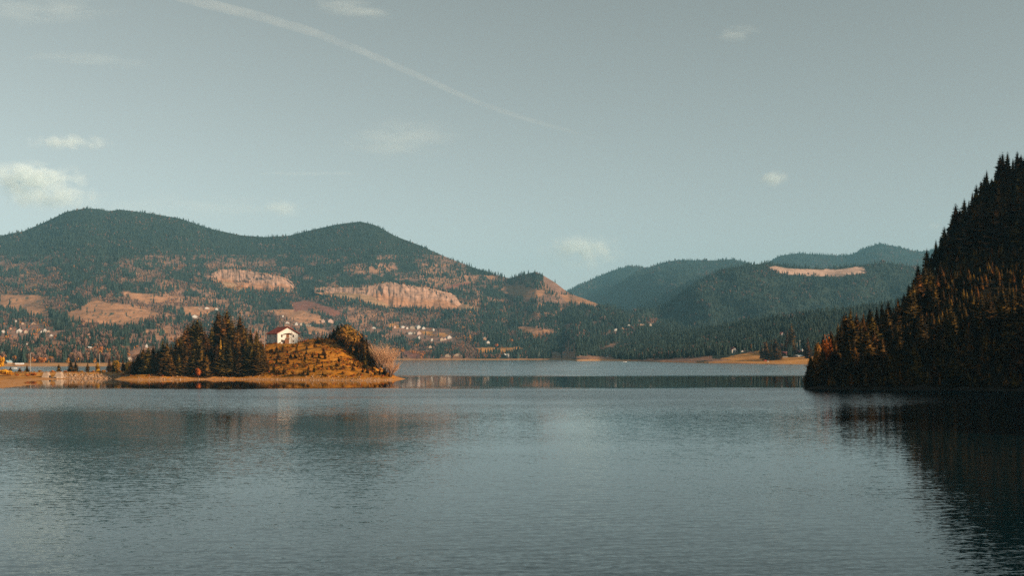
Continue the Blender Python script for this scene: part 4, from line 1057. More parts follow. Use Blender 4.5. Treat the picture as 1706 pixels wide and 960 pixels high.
pole(530.5, 552, 562, 602, 'short pale post on the crest right of the white house', .09, arm=.5, zfun=zP)
pole(559.5, 543, 560, 606, 'thin pale post among the spruces of the right grove', .09, arm=.5, zfun=zP)
pole(51, 589, 619, 590, 'pale lamp pole on the causeway near its left end', .12, zfun=zP)
pole(166, 590, 620, 588, 'pale pole on the causeway behind the yellowish conifer', .12, zfun=zP)
for px, y0, y1, lb in ((893, 579, 594, 'tall pole on the far shore left of the long pale building'), (898, 587, 595, 'short dark pole on the far shore beside the tall one'), (796, 580, 590, 'pole standing in the far shore meadow')):
    g0 = groundA(px, y1); pole(px, y0, y1, g0[1] - 10, lb, .35)
def depthD(px, y):
    j = int(np.clip(round((px - pxD[0]) / 2.6), 0, len(pxD) - 1)); q_ = QD[2:-3, j]; k = np.where(q_ <= y)[0]
    return float(VD[2:-3, j, 1][k[0]]) if len(k) else float(VD[-4, j, 1])
pole(1332.5, 567, 585, depthD(1332, 588), 'power pole with a crossarm above the maroon roofs', .3, arm=1.6)
pole(1328, 572, 585, depthD(1330, 588) + 8, 'shorter power pole just left of the one with a crossarm', .25)
pole(1241, 580, 589, depthD(1241, 590), 'thin pole beside the white hut on the golden meadow', .2)

# ------------------------------------------------------------------ village houses
WALLS = {'white': flat('white_wall', (0.44, 0.41, 0.38)), 'cream': flat('cream_wall', (0.34, 0.26, 0.19)), 'pink': flat('pinkish_wall', (0.42, 0.28, 0.23)), 'tan': flat('tan_timber_wall', (0.34, 0.20, 0.12)), 'dark': M_DARKWALL}
ROOFS = {'red': flat('red_roof', (0.36, 0.045, 0.03)), 'maroon': flat('maroon_roof', (0.16, 0.03, 0.035)), 'orange': flat('orange_roof', (0.50, 0.17, 0.07)), 'grey': flat('grey_roof', (0.24, 0.24, 0.25)), 'pale': flat('pale_metal_roof', (0.60, 0.62, 0.62)), 'pink': flat('faded_pink_roof', (0.50, 0.26, 0.21)), 'brown': flat('brown_roof', (0.14, 0.075, 0.05)), 'blue': flat('blue_grey_roof', (0.26, 0.36, 0.40)), 'white': flat('white_roof', (0.74, 0.72, 0.70))}
HOUSE_SPOTS = []
def cottage(px, pb, wpx, hpx, wall, roof, ang, label, Y=None, long=1.0, side='A', cat='house', name='house'):
    """small house: base centre at photo (px, pb), apparent width and height in photo pixels"""
    if Y is None: Y = float(depthA(px, pb)[0]) if side == 'A' else depthD(px, pb)
    Y -= 6
    x, _, z = W(px, pb, Y); m = Y / F
    w = wpx * m; h = hpx * m; t = link(name, None, loc=(x, Y, z), rz=R(ang)); tag(t, label, cat)
    HOUSE_SPOTS.append((px, pb, wpx))
    e = h * 0.58; hw = w / 2; L_ = min(w, 14) * 0.8 * long; o_ = w * .07; th = .25
    MB().add([(-hw, 0, -2), (hw, 0, -2), (hw, L_, -2), (-hw, L_, -2), (-hw, 0, e), (hw, 0, e), (hw, L_, e), (-hw, L_, e), (0, 0, h), (0, L_, h)],
        [(0, 3, 2, 1), (0, 1, 5, 8, 4), (2, 3, 7, 9, 6), (1, 2, 6, 5), (3, 0, 4, 7), (5, 6, 9, 8), (7, 4, 8, 9)] if abs(ang) < 999 else []).build('wall', WALLS[wall], t)
    rf = MB()
    for s in (-1, 1):
        p = [(0, -o_, h + .03), (s * (hw + o_), -o_, e - (h - e) * o_ / hw + .03), (s * (hw + o_), L_ + o_, e - (h - e) * o_ / hw + .03), (0, L_ + o_, h + .03)]
        p += [(a_, b_, c_ + th) for a_, b_, c_ in p]
        fs = [(0, 1, 2, 3), (7, 6, 5, 4), (4, 5, 1, 0), (5, 6, 2, 1), (6, 7, 3, 2), (7, 4, 0, 3)]
        rf.add(p, fs if s > 0 else [f_[::-1] for f_ in fs])
    ro = rf.build('roof', ROOFS[roof], t)
    if wpx >= 5:
        MB().box(hw * .3, hw * .3 + .9, L_ * .5, L_ * .5 + .9, h * .75, h * 1.12).build('chimney', WALLS['cream'], ro)
        n_ = 3 if wpx >= 8 else 2
        for k in range(n_):
            xx = -hw + w * (k + .5) / n_
            win = MB().box(xx - .6, xx + .6, -.08, -.01, e * .35, e * .75).build('window', M_WOOD, t)
            MB().box(xx - .45, xx + .45, -.12, -.085, e * .40, e * .70).build('pane', M_GLASS, win)
    return t
for args in VILLAGE: cottage(*args)
for args in SHORE_HOUSES: cottage(*args, side='D')
# white plank fence by the barns
def fence(px0, px1, pb, Y, label):
    x0, _, z0 = W(px0, pb, Y); x1, _, _ = W(px1, pb, Y)
    t = link('fence', None, loc=(x0, Y, z0)); tag(t, label, 'fence'); n_ = int((x1 - x0) / 2)
    for k in range(n_ + 1): MB().box(k * 2 - .12, k * 2 + .12, -.1, .1, -1, 1.7).build('post', WALLS['white'], t)
    for z in (.5, 1.1): MB().box(0, x1 - x0, -.16, -.11, z, z + .4).build('rail', WALLS['white'], t)
fence(1301, 1313, 596, depthD(1305, 596) - 12, 'white board fence in front of the long maroon-roofed barn')

# ------------------------------------------------------------------ vehicles and boats
TYRE = flat('black_tyre', (0.02, 0.02, 0.02)); 
def car(px, pb, Y, paint, rz, label):
    x, _, z = W(px, pb, Y); t = link('parked_car', None, loc=(x, Y, z), rz=R(rz)); tag(t, label, 'car')
    b = MB(); pr = [(-2.2, .35), (-2.2, .9), (-1.3, 1.05), (-.8, 1.6), (.9, 1.65), (1.5, 1.05), (2.2, .9), (2.2, .35)]
    n_ = len(pr); b.add([(a_, -.85, c_) for a_, c_ in pr] + [(a_, .85, c_) for a_, c_ in pr], [tuple(range(n_ - 1, -1, -1)), tuple(range(n_, 2 * n_))] + [(k, (k + 1) % n_, n_ + (k + 1) % n_, n_ + k) for k in range(n_)])
    b.build('body', paint, t)
    MB().box(-.7, .95, -.875, -.855, 1.1, 1.5).build('side_window', M_GLASS, t)
    for sx_ in (-1.4, 1.4):
        for sy_ in (-.8, .8): MB().tube((sx_, sy_ - .1, .34), (sx_, sy_ + .1, .34), .34, .34, 10).build('wheel', TYRE, t)
CARW = flat('white_car_paint', (0.75, 0.75, 0.75), rough=.3); CARR = flat('red_car_paint', (0.45, 0.06, 0.05), rough=.3)
for px, pb, lb, pt in ((873, 597, 'white car parked on the far beach left of the tall pole', CARW), (862, 597.5, 'white car parked on the far beach beside the shore hedge', CARW), (886.5, 596.8, 'white car parked on the far beach just left of the poles', CARW)):
    car(px, pb, float(depthA(px, pb)[0]) - 4, pt, rnd.uniform(-20, 20), lb)
car(1275, 602, depthD(1275, 602) - 3, CARR, 8, 'red car parked at the water edge below the dark tree clump')
car(1279.5, 604, depthD(1279, 603.5) - 3, CARW, 60, 'white car parked at the water edge next to the red one')
def boat(px, pb, Lm, paint, label, rz=10):
    Y = EYE * F / (pb - HY); x, _, _ = W(px, pb, Y); t = link('boat', None, loc=(x, Y, 0), rz=R(rz)); tag(t, label, 'boat')
    h = Lm / 2; b = MB()
    ring = [(-h, -.5), (-h, .5), (-h * .2, .9), (h * .6, .6), (h, 0), (h * .6, -.6), (-h * .2, -.9)]
    n_ = len(ring); b.add([(a_ * .85, c_ * .6, -.15) for a_, c_ in ring] + [(a_, c_, .75) for a_, c_ in ring] + [(a_ * .9, c_ * .85, .7) for a_, c_ in ring] + [(a_ * .8, c_ * .6, .1) for a_, c_ in ring],
        [tuple(range(n_ - 1, -1, -1))] + [(r_ * n_ + k, r_ * n_ + (k + 1) % n_, (r_ + 1) * n_ + (k + 1) % n_, (r_ + 1) * n_ + k) for r_ in range(3) for k in range(n_)] + [tuple(range(3 * n_, 4 * n_))])
    b.build('hull', paint, t); MB().box(-.3, .1, -.7, .7, .4, .5).build('thwart', M_WOOD, t)
    return t
bt = boat(927.5, 603, 5, flat('dark_boat_paint', (0.03, 0.035, 0.04)), 'small dark boat alone on the open lake')
MB().tube((0, 0, .4), (0, 0, 2.6), .35, .18, 8).build('canopy', TYRE, bt)
boat(1041, 603.6, 7, CARW, 'white rowing boat moored at the low shore')
boat(117, 609.2 + 2, 5, CARW, 'white boat at the far bank behind the causeway', 30) if False else None
boat(24, 614.5, 5, CARW, 'white boat on the water behind the causeway')

# ------------------------------------------------------------------ causeway: concrete piers, boulders, conifers, bushes
def pier(px, wt, wb, Y, h, label, shade_plate=False):
    x, _, _ = W(px, 600, Y); t = link('concrete_pier', None, loc=(x, Y, 0)); tag(t, label, 'pier')
    MB().add([(-wb, -2.2, -.5), (wb, -2.2, -.5), (wb, 3, -.5), (-wb, 3, -.5), (-wt, -.4, h), (wt, -.4, h), (wt, 2, h), (-wt, 2, h)],
             [(0, 3, 2, 1), (4, 5, 6, 7), (0, 1, 5, 4), (1, 2, 6, 5), (2, 3, 7, 6), (3, 0, 4, 7)]).build('wall', M_CONC, t)
    MB().box(-wt - .15, wt + .15, -.55, 2.15, h + .002, h + .25).build('cap', M_CONC, t)
    if shade_plate:
        f_ = MB().box(-1.5, .5, -3.6, -2.21, -.3, 1.1).build('outlet', M_CONC, t)
        MB().box(-1.2, .2, -3.64, -3.605, 0.05, .85).build('shade_plate', TYRE, f_)  # black plate on the solid outlet, put there for the dark inside it
pier(76.5, 1.0, 1.9, 556, 3.1, 'tapering pale concrete pier, left one in the causeway')
pier(98, 1.1, 2.2, 554.5, 3.3, 'tapering concrete pier with a dark outlet, right one in the causeway', True)
# boulders of the embankment: too many and too small to pick apart
def boulders(name, label, spots, material):
    v = []; f = []; r = random.Random(5)
    base = [Vector(p).normalized() for p in ((1, 0, 0), (-1, 0, 0), (0, 1, 0), (0, -1, 0), (0, 0, 1), (0, 0, -1), (1, 1, 1), (-1, 1, 1), (1, -1, 1), (-1, -1, 1))]
    tri = [(0, 6, 4), (6, 2, 4), (2, 7, 4), (7, 1, 4), (1, 9, 4), (9, 3, 4), (3, 8, 4), (8, 0, 4), (0, 8, 3), (0, 3, 5), (0, 5, 2), (0, 2, 6), (2, 5, 1), (2, 1, 7), (1, 5, 3), (1, 3, 9)]
    for x, y, z, s in spots:
        o = len(v); a = r.uniform(0, 6.28); ca, sa_ = math.cos(a), math.sin(a); q_ = (r.uniform(.7, 1.4), r.uniform(.7, 1.2), r.uniform(.5, .9))
        for b_ in base:
            p = b_ * r.uniform(.8, 1.15); p = Vector((p.x * q_[0], p.y * q_[1], p.z * q_[2])) * s
            v.append((x + p.x * ca - p.y * sa_, y + p.x * sa_ + p.y * ca, z + p.z))
        f += [(a_ + o, b_ + o, c_ + o) for a_, b_, c_ in tri]
    return tag(link(name, mesh_np(name, v, f, material)), label, kind='stuff')
M_ROCK = noisy_mat('pale_boulder_stone', (0.20, 0.12, 0.075), (0.38, 0.26, 0.18), scale=0.7, c3=(0.28, 0.18, 0.115))
sp_ = []
r5 = random.Random(9)
for k in range(1100):
    x = r5.uniform(-232, -186); y = r5.uniform(555.0, 567); z_ = float(zP(x, y))
    if z_ < -.4 or z_ > 2.7: continue
    sp_.append((x, y, z_, r5.uniform(.25, .8) if z_ < 1.9 else r5.uniform(.2, .45)))
for k in range(800):
    px_ = r5.uniform(230, 655); x = (px_ - HX) / F * 525; y = float(pts(x, YF)) + r5.uniform(-.5, 9); x = x * y / 525; sp_.append((x, y, float(zP(x, y)) - .05, r5.choice((.12, .2, .3, .3, .5))))
boulders('rocks', 'pale boulders lining the causeway and the waterline of the headland', sp_, M_ROCK)

M_LARCH = noisy_mat('yellowing_needles', (0.22, 0.11, 0.012), (0.42, 0.21, 0.02), scale=0.8, per_object=.15)
M_GOLDLEAF = noisy_mat('golden_leaves', (0.40, 0.16, 0.012), (0.58, 0.28, 0.022), scale=0.9, per_object=.15)
M_RUST = noisy_mat('rust_orange_leaves', (0.26, 0.065, 0.010), (0.42, 0.13, 0.018), scale=0.9, per_object=.2)
M_TAWNY = noisy_mat('tawny_leaves', (0.14, 0.065, 0.012), (0.30, 0.14, 0.022), scale=0.7, per_object=.2)
CROWN_L = mk(spruce_full(480, rad=.24, bare=.03), 'crown', M_LARCH)
def leafy(x, y, z, h, wd, m, label, cat='tree', name='autumn_tree', n=420, seed=0, narrow=False, size=.07, group=None, trunk=True, cz=.58):
    t = link(name, None, loc=(x, y, z), rz=rnd.uniform(0, 6)); t.scale = (h * wd, h * wd, h); tag(t, label, cat, group)
    link('crown', mk(leaves_low(seed, n=n, narrow=narrow, size=size, cz=cz), 'crown', m), t)
    if trunk: link('trunk', TRUNKS[0] if True else None, t)
    return t
CAUS = [(17.5, 610, 580, 1.6, 'N', 'small dark bushy conifer on the causeway beside the yellow bush'), (33, 613, 580, 1.9, 'N', 'smallest dark conifer on the causeway, second from the left'), (45, 607, 580, 1.5, 'N', 'dark conifer on the causeway just left of the pale pole'),
 (98, 605, 582, 1.1, 'N', 'dark conifer on the causeway behind the right concrete pier'), (118, 599, 580, 1.35, 'N', 'broad dark conifer on the causeway, left half of the middle pair'), (126, 600, 583, 1.2, 'N', 'brownish conifer on the causeway, right half of the middle pair'),
 (146, 602, 580, 1.0, 'N', 'slim brown conifer on the causeway between the pair and the yellow one'), (163, 602, 581, 1.25, 'L', 'yellow-orange conifer on the causeway in front of the pale pole'),
 (182, 594, 580, 1.0, 'N', 'tallest dark conifer at the right end of the causeway'), (189, 598, 583, 1.0, 'N', 'brownish conifer touching the tallest one at the right end of the causeway'), (197, 600, 580, .9, 'L', 'golden conifer among the dark ones at the right end of the causeway'), (205, 597, 583, 1.0, 'N', 'dark conifer nearest to the headland on the causeway')]
for k, (px, py, Y, wd, kd, lb) in enumerate(CAUS):
    x, _, zt = W(px, py, Y); z0 = float(zP(x, Y)); spruce(x, Y, z0 - .2, max(2.5, zt - z0), CROWN_L if kd == 'L' else CROWNS[k % 6], lb, 'conifers on the causeway', wd * 1.5)
def at_px(px, py, Y): 
    x, _, zt = W(px, py, Y); z0 = float(zP(x, Y)); return x, Y, z0, max(1.5, zt - z0)
for k, (px, py, Y, wd, m, lb) in enumerate([(2, 591, 572, .9, M_GOLDLEAF, 'yellow tree at the left edge of the picture above the bush'), (214, 594, 596, 1.0, M_GOLDLEAF, 'golden leafy tree behind the right end of the causeway'), (192, 597, 598, .9, M_GOLDLEAF, 'golden leafy tree between the conifers of the causeway'), (224, 600, 590, 1.0, M_RUST, 'rusty leafy tree where causeway meets the dark headland')]):
    x, y, z0, h = at_px(px, py, Y); leafy(x, y, z0 - .2, h, wd, m, lb, seed=500 + k, n=520)
for k, (px, py, Y, wd, m, lb) in enumerate([(5, 611, 545, 2.4, M_GOLDLEAF, 'big round yellow bush at the left edge of the causeway'), (14, 616, 552, 2.2, M_GOLDLEAF, 'smaller yellow bush right of the big round one'), (45, 621, 556, 2.6, M_RUST, 'low rust-orange bush on the left part of the causeway'), (56, 619, 562, 2.2, M_RUST, 'second rust-orange bush by the pale lamp pole'), (30, 621, 560, 2.4, M_RUST, 'low rusty bush between yellow bush and rust-orange one'), (205, 621, 558, 2.2, M_RUST, 'rusty bush at the shaded end of the causeway'), (212, 616, 560, 2.0, M_TAWNY, 'brown bush beside the black spruces'), (109, 620.5, 566, 2.2, M_RUST, 'rusty bush on the causeway just right of the right pier'), (135, 620, 567, 2.4, M_TAWNY, 'brown bush between the broad conifers and the slim one'), (154, 620.5, 566, 2.3, M_RUST, 'orange bush left of the yellow-orange conifer'), (173, 619.5, 567, 2.3, M_GOLDLEAF, 'golden bush right of the yellow-orange conifer'), (66, 620.5, 566, 2.2, M_TAWNY, 'brown bush just left of the left pier'), (87, 620.5, 568, 2.0, M_RUST, 'rusty bush in the gap between the two piers'), (196, 619, 567, 2.3, M_RUST, 'rusty bush below the golden conifer')]):
    x, y, z0, h = at_px(px, py, Y); leafy(x, y, z0 - .2, h * 1.1, wd, m, lb, cat='bush', name='bush', seed=520 + k, n=420, trunk=False, cz=.42)

# ------------------------------------------------------------------ headland: tawny trees, bare willow, young trees, heath
for k, (px, py, Y, wd, lb) in enumerate([(579, 535, 582, 1.3, 'tall tawny leafy tree in the middle of the right grove'), (589, 543, 578, 1.3, 'tawny leafy tree leaning against the tall one in the right grove'), (570, 543, 580, 1.1, 'tawny half-bare tree at the left of the tall tawny one'), (600, 566, 570, .9, 'low tawny tree on the right slope of the right grove'), (331, 610, 541, 1.0, 'small orange-brown tree at the waterline below the first spruce group'), (367, 560, 546, .5, 'narrow golden tree in front of the twin tall spruces')]):
    x, y, z0, h = at_px(px, py, Y)
    if k == 5: spruce(x, y, z0 - .2, h, CROWN_L, lb, 'autumn trees on the headland', .55)
    else: leafy(x, y, z0 - .2, h, wd, M_RUST if k == 4 else M_TAWNY, lb, seed=540 + k, n=700, size=.05)
M_WILLOW = noisy_mat('pinkish_willow_twigs', (0.48, 0.27, 0.15), (0.66, 0.41, 0.25), scale=2.0)
def willow(px, py, Y, hpx, spread, lean, n_, label, seed, m=M_WILLOW):
    r = random.Random(seed); x, _, _ = W(px, 600, Y); z0 = float(zP(x, Y)); h = hpx / F * Y
    t = link('bare_willow', None, loc=(x, Y, z0 - .2)); tag(t, label, 'tree')
    tb = MB(); tw = MB()
    for k in range(9):
        a = r.uniform(0, 6.28); p0 = Vector((r.uniform(-.6, .6), r.uniform(-.6, .6), 0)); p1 = p0 + Vector((math.cos(a) * h * .22 + lean * h * .4, math.sin(a) * h * .22, h * r.uniform(.35, .5)))
        tb.tube(p0, p1, .22, .12, 5)
        for j in range(n_ // 9):
            q0 = p0.lerp(p1, r.uniform(.35, 1)); b_ = r.uniform(0, 6.28); L_ = h * r.uniform(.25, .55)
            q1 = q0 + Vector((math.cos(b_) * L_ * spread + lean * L_ * .5, math.sin(b_) * L_ * spread, L_ * r.uniform(.5, 1)))
            tw.tube(q0, q1, .07, .035, 3)
            for i in range(4):
                s0 = q0.lerp(q1, r.uniform(.4, .95)); c_ = r.uniform(0, 6.28); l2 = L_ * .35
                tw.tube(s0, s0 + Vector((math.cos(c_) * l2 * .6, math.sin(c_) * l2 * .6, l2 * r.uniform(.5, 1))), .05, .03, 3)
    tb.build('trunk', M_BARK, t); tw.build('crown', m, t)
willow(642, 0, 545, 55, .55, .12, 150, 'large bare pinkish willow at the right tip of the headland', 3)
willow(630, 0, 556, 50, .5, 0, 110, 'bare pinkish willow between the right grove and the large willow', 4)
willow(650, 0, 541, 32, .6, .3, 80, 'low bare willow leaning out over the water at the tip', 6)
# young spruces dotted over the slope
yg = np.random.RandomState(41); done = []
k = 0
while len(done) < 58 and k < 4000:
    k += 1
    px = yg.uniform(447, 640); yv = yg.uniform(575, 621); Y = np.interp(yv, [572, 622], [590, 530]) + yg.uniform(-4, 4)
    x = (px - HX) / F * Y; z0 = float(zP(x, Y)); base = HY - (z0 - EYE) / Y * F
    if z0 < 1.6 or (px > 545 and base < 600) or any(abs(px - a_) < 7 and abs(base - b_) < 6 for a_, b_ in done): continue
    h = yg.uniform(2.2, 4.6)
    row = 'upper' if base < 590 else ('middle' if base < 605 else 'lower')
    part_ = 'left' if px < 500 else ('central' if px < 570 else 'right')
    m_ = yg.rand()
    if m_ < .68: spruce(x, Y, z0 - .15, h, CROWNS[len(done) % 6], 'young dark spruce on the %s %s part of the orange slope' % (row, part_), 'young trees on the orange slope', 1.7, name='young_spruce')
    else: leafy(x, Y, z0 - .15, h * .8, 1.6, M_TAWNY, 'brown bush on the %s %s part of the orange slope' % (row, part_), cat='bush', name='bush', seed=600 + len(done), n=200, size=.1, group='young trees on the orange slope', trunk=False, cz=.45)
    done.append((px, base))
# heath: tufts of rusty grass all over the slope
tuft = []
HB = [link('bush', mk(leaves_low(700 + j, n=60, size=.16, cz=.4), 'bush', M_RUST if j == 0 else M_TAWNY), loc=(x_, y_, float(zP(x_, y_)) - .1), scale=1.5) for j, (x_, y_) in enumerate(((-122, 560), (-98, 575)))]
tag(HB[0], 'low rusty tussock in the middle of the orange slope', 'bush'); tag(HB[1], 'low brown tussock near the crest of the orange slope', 'bush')
qq = np.stack([yg.uniform(-200, -52, 9000), yg.uniform(505, 640, 9000)], 1); zz = zP(qq[:, 0], qq[:, 1])
dens = fbm(qq[:, 0] / 8, qq[:, 1] / 4, 333, 3)
ok = (zz > 1.3) & (dens > -.05) & (np.hypot(qq[:, 0] - HOUSE_XY[0], qq[:, 1] - HOUSE_XY[1] - 5) > 10)
scatter('heath', 'rusty tussocks and low heath covering the slope of the headland', np.stack([qq[:, 0], qq[:, 1], zz - .1], 1)[ok], yg.uniform(.5, 1.35, int(ok.sum())), HB, 1.6, 14)
# tussocks on causeway top
qq = np.stack([yg.uniform(-300, -184, 2200), yg.uniform(470, 590, 2200)], 1); zz = zP(qq[:, 0], qq[:, 1]); dens = fbm(qq[:, 0] / 8, qq[:, 1] / 4, 339, 3)
ok = (zz > 2.2) & (dens > -.1)
scatter('heath', 'orange grass tussocks along the causeway and left bank', np.stack([qq[:, 0], qq[:, 1], zz - .1], 1)[ok], yg.uniform(.4, 1.0, int(ok.sum())), HB, 1.6, 15)

# trees on the golden meadow of the right shore and at the tip of the right bank
def at_d(px, py, pb):
    Y = depthD(px, pb); x, _, zt = W(px, py, Y); _, _, zb = W(px, pb, Y); return x, Y, zb, zt - zb
for k, (px, py, pb, wd, lb) in enumerate([(1268, 573, 598, 1.3, 'dark spruce at the left of the clump on the golden meadow'), (1275, 566, 600, 1.2, 'tall dark spruce inside the clump on the golden meadow'), (1283, 570, 601, 1.3, 'brownish spruce of the clump on the golden meadow'), (1290, 562, 600, 1.4, 'broad dark spruce right of the clump centre'), (1297, 574, 599, 1.1, 'low spruce at the right of the clump on the golden meadow'), (1318, 535, 588, 1.2, 'very tall brown spruce rising over the maroon barns'), (1310, 548, 586, 1.1, 'dark spruce left of the very tall brown one'), (1344, 560, 598, 1.1, 'dark spruce between the barns and the right bank')]):
    x, Y, zb, h = at_d(px, py, pb); spruce(x, Y - 5, zb - .3, h, CROWNS_B[k % 6], lb, 'spruces on the golden meadow', wd * 1.1)
for k, (px, py, pb, wd, m, lb) in enumerate([(1250, 572, 586, .45, M_GOLDLEAF, 'slim golden tree at the top of the golden meadow'), (1287.5, 564, 578, 1.0, M_GOLDLEAF, 'bright golden round tree behind the dark clump'), (1273, 569, 580, .9, M_RUST, 'orange-brown tree left of the bright golden round one'), (1278.5, 558, 564, .8, M_RUST, 'tiny orange tree deep in the dark forest')]):
    x, Y, zb, h = at_d(px, py, pb); leafy(x, Y - 8, zb - .3, h, wd * 1.3, m, lb, seed=560 + k, n=260, size=.1, narrow=(k == 0))
for k, (px, py, Y, wd, lb) in enumerate([(1375, 549, 402, .5, 'glowing orange tree at the lower left of the right bank'), (1362, 562, 400, .45, 'smaller orange tree beside the glowing one on the right bank')]):
    x, _, zt = W(px, py, Y); z0 = float(zB(x, Y)); leafy(x, Y, z0 - .2, max(4, zt - z0), wd, M_RUST if k == 0 else M_TAWNY, lb, seed=580 + k, n=520, size=.05)

# ------------------------------------------------------------------ clouds and the vapour trail, all beyond the haze
def cloud(px, py, wpx, hpx, label, dens, Y=14500, nscale=.0058, thr=.42, soft_=1.0, rot=0, name='cloud', depth=None, seed=0, stretch=(1, 1, 1)):
    c = W(px, py, Y); sx_ = wpx / F * Y / 2; sz_ = hpx / F * Y / 2; sy_ = depth or max(sz_ * 1.4, 120)
    ic = MB()
    n_ = 16; m_ = 8; vs = [(0, 0, -1)]
    for j in range(1, m_):
        a = math.pi * j / m_ - math.pi / 2
        for i in range(n_): vs.append((math.cos(a) * math.cos(6.2832 * i / n_), math.cos(a) * math.sin(6.2832 * i / n_), math.sin(a)))
    vs.append((0, 0, 1)); fs = [(0, 1 + (i + 1) % n_, 1 + i) for i in range(n_)]
    for j in range(m_ - 2): fs += [(1 + j * n_ + i, 1 + j * n_ + (i + 1) % n_, 1 + (j + 1) * n_ + (i + 1) % n_, 1 + (j + 1) * n_ + i) for i in range(n_)]
    e_ = len(vs) - 1; fs += [(e_ - n_ + i, e_ - n_ + (i + 1) % n_, e_) for i in range(n_)]
    ic.add(vs, fs)
    m = bpy.data.materials.new('cloud_vapour'); m.use_nodes = True; n = m.node_tree.nodes; l = m.node_tree.links; n.remove(n['Principled BSDF'])
    v = n.new('ShaderNodeVolumePrincipled'); v.inputs['Color'].default_value = (0.86, 0.97, 1.0, 1); v.inputs['Anisotropy'].default_value = -.25
    tc = n.new('ShaderNodeTexCoord'); ln = n.new('ShaderNodeVectorMath'); ln.operation = 'LENGTH'; l.new(tc.outputs['Object'], ln.inputs[0])
    fo = n.new('ShaderNodeMapRange'); fo.inputs['From Min'].default_value = 1.0; fo.inputs['From Max'].default_value = .2; l.new(ln.outputs['Value'], fo.inputs['Value'])
    geo = n.new('ShaderNodeNewGeometry'); mp = n.new('ShaderNodeMapping'); mp.inputs['Scale'].default_value = stretch; mp.inputs['Location'].default_value = (seed * 913.0, 0, seed * 377.0)
    l.new(geo.outputs['Position'], mp.inputs['Vector'])
    nt = n.new('ShaderNodeTexNoise'); nt.inputs['Scale'].default_value = nscale; nt.inputs['Detail'].default_value = 6; nt.inputs['Roughness'].default_value = .62; l.new(mp.outputs[0], nt.inputs['Vector'])
    ad = n.new('ShaderNodeMath'); ad.operation = 'MULTIPLY_ADD'; l.new(fo.outputs[0], ad.inputs[0]); ad.inputs[1].default_value = .55 * soft_; nc_ = n.new('ShaderNodeMath'); nc_.operation = 'MULTIPLY_ADD'; nc_.inputs[1].default_value = 3.3; nc_.inputs[2].default_value = -1.18; l.new(nt.outputs['Fac'], nc_.inputs[0]); l.new(nc_.outputs[0], ad.inputs[2])
    mr = n.new('ShaderNodeMapRange'); mr.inputs['From Min'].default_value = thr + .2; mr.inputs['From Max'].default_value = thr + .55; mr.inputs['To Max'].default_value = dens; l.new(ad.outputs[0], mr.inputs['Value'])
    mu = n.new('ShaderNodeMath'); mu.operation = 'MULTIPLY'; l.new(mr.outputs[0], mu.inputs[0]); l.new(fo.outputs[0], mu.inputs[1])
    l.new(mu.outputs[0], v.inputs['Density']); l.new(v.outputs[0], n['Material Output'].inputs['Volume'])
    o = link(name, ic.mesh(name, m), loc=c, scale=(sx_, sy_, sz_)); o.rotation_euler = (0, R(rot), 0)
    tag(o, label, 'cloud'); return o
cloud(116, 237, 170, 34, 'small flat pale cloud high above the left mountain', 0.0042, seed=1)
cloud(52, 298, 210, 70, 'puffy pale cloud at the left edge above the mountain', 0.0050, seed=2, stretch=(.7, 1, 1.1))
cloud(78, 328, 220, 56, 'lower layer of the puffy cloud just above the left mountain', 0.0038, seed=3)
cloud(470, 348, 80, 36, 'faint puff above the saddle between the two peaks', 0.00238, seed=4)
cloud(970, 418, 165, 72, 'soft grey-white cloud low above the gap in the hills', 0.00298, seed=5)
cloud(1290, 298, 62, 36, 'tiny round-topped cloud alone in the right sky', 0.00425, seed=6, soft_=1.3)
cloud(1218, 54, 120, 32, 'small wispy cloud near the top right of the sky', 0.00187, seed=7, stretch=(.4, 1, 1.3))
cloud(585, 14, 180, 36, 'streaky white wisp at the top edge left of centre', 0.00187, seed=8, stretch=(.3, 1, 1.3), rot=6)
cloud(665, 232, 260, 90, 'very faint pinkish veil above the saddle', 0.00050, seed=9, stretch=(.35, 1, 1.6), rot=-4)
cloud(140, 98, 330, 30, 'long faint veil streak in the upper left sky', 0.00060, seed=10, stretch=(.3, 1, 2), rot=4)
cloud(520, 289, 260, 8, 'hair-thin straight cloud streak left of centre', 0.00093, seed=11, soft_=1.6)
cloud(60, 15, 330, 60, 'pale veil in the top left corner of the sky', 0.00051, seed=12, stretch=(.3, 1, 1.5))
cloud(1560, 378, 40, 26, 'dim wisp touching the black spruces at the right', 0.00136, seed=13)
cloud(300, 345, 620, 60, 'broad faint veil low behind the left mountain', 0.00035, seed=14, stretch=(.4, 1, 1.5))
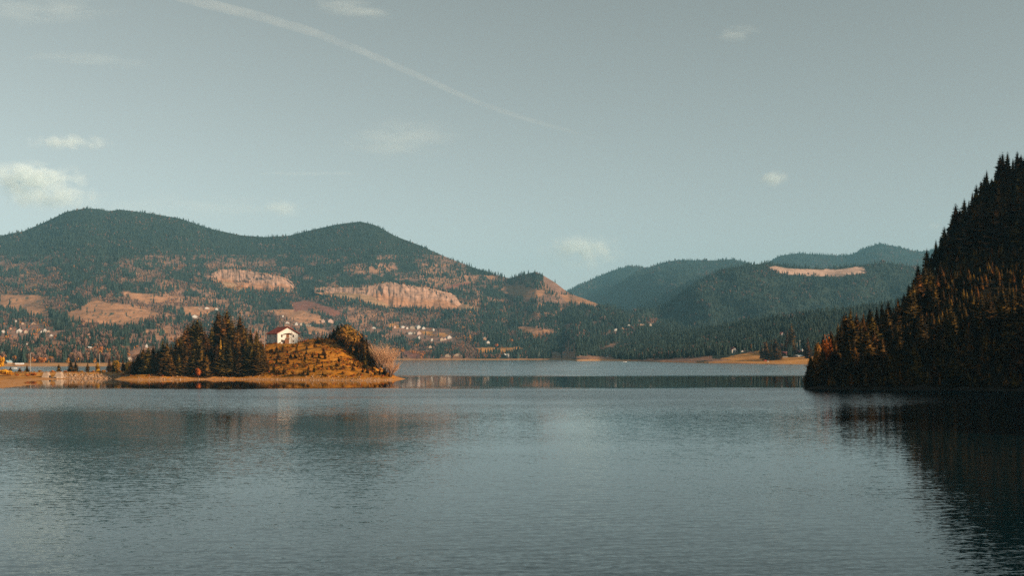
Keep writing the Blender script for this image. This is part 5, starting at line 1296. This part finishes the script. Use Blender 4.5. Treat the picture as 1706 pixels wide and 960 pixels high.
# vapour trail as one long tapering tube
def trail():
    P_ = [(250, -22, 18), (330, 2, 17), (430, 26, 16), (520, 52, 15), (600, 83, 14), (700, 127, 12), (800, 172, 10), (880, 199, 8), (950, 218, 6), (990, 232, 3)]
    Y = 15500; v = []; f = []; ns = 10
    for i, (px, py, w_) in enumerate(P_):
        c = W(px, py, Y); rr = w_ / F * Y * .62
        for s in range(ns): a = 6.2832 * s / ns; v.append((c[0] - rr * .4 * math.sin(a), c[1] + rr * math.cos(a), c[2] + rr * math.sin(a)))
    for i in range(len(P_) - 1):
        for s in range(ns): f.append((i * ns + s, i * ns + (s + 1) % ns, (i + 1) * ns + (s + 1) % ns, (i + 1) * ns + s))
    f.append(tuple(range(ns))[::-1]); f.append(tuple(range((len(P_) - 1) * ns, len(P_) * ns)))
    m = bpy.data.materials.new('vapour_trail'); m.use_nodes = True; n = m.node_tree.nodes; l = m.node_tree.links; n.remove(n['Principled BSDF'])
    vv = n.new('ShaderNodeVolumePrincipled'); vv.inputs['Color'].default_value = (.93, .99, 1, 1); vv.inputs['Anisotropy'].default_value = -.25
    geo = n.new('ShaderNodeNewGeometry'); nt = n.new('ShaderNodeTexNoise'); nt.inputs['Scale'].default_value = .003; nt.inputs['Detail'].default_value = 4; l.new(geo.outputs['Position'], nt.inputs['Vector'])
    mr = n.new('ShaderNodeMapRange'); mr.inputs['From Min'].default_value = .15; mr.inputs['From Max'].default_value = .8; mr.inputs['To Max'].default_value = .0014; l.new(nt.outputs['Fac'], mr.inputs['Value'])
    l.new(mr.outputs[0], vv.inputs['Density']); l.new(vv.outputs[0], n['Material Output'].inputs['Volume'])
    me = bpy.data.meshes.new('vapour_trail'); me.from_pydata(v, [], f); me.materials.append(m)
    tag(link('vapour_trail', me), 'long curved aircraft vapour trail crossing the sky from the top left', 'vapour trail')
trail()
#@@END@@

# ------------------------------------------------------------------ haze
def haze():
    b = MB().box(-9800, 9800, -320, 11200, -7, 950)
    m = bpy.data.materials.new('haze_air'); m.use_nodes = True; n = m.node_tree.nodes; l = m.node_tree.links
    n.remove(n['Principled BSDF'])
    v = n.new('ShaderNodeVolumePrincipled'); v.inputs['Color'].default_value = (*HAZE_COLOR, 1); v.inputs['Density'].default_value = HAZE_DENSITY
    v.inputs['Anisotropy'].default_value = 0.0
    l.new(v.outputs[0], n['Material Output'].inputs['Volume'])
    o = b.build('haze', m); tag(o, 'thin blue-grey haze over the whole valley', kind='stuff')
haze()
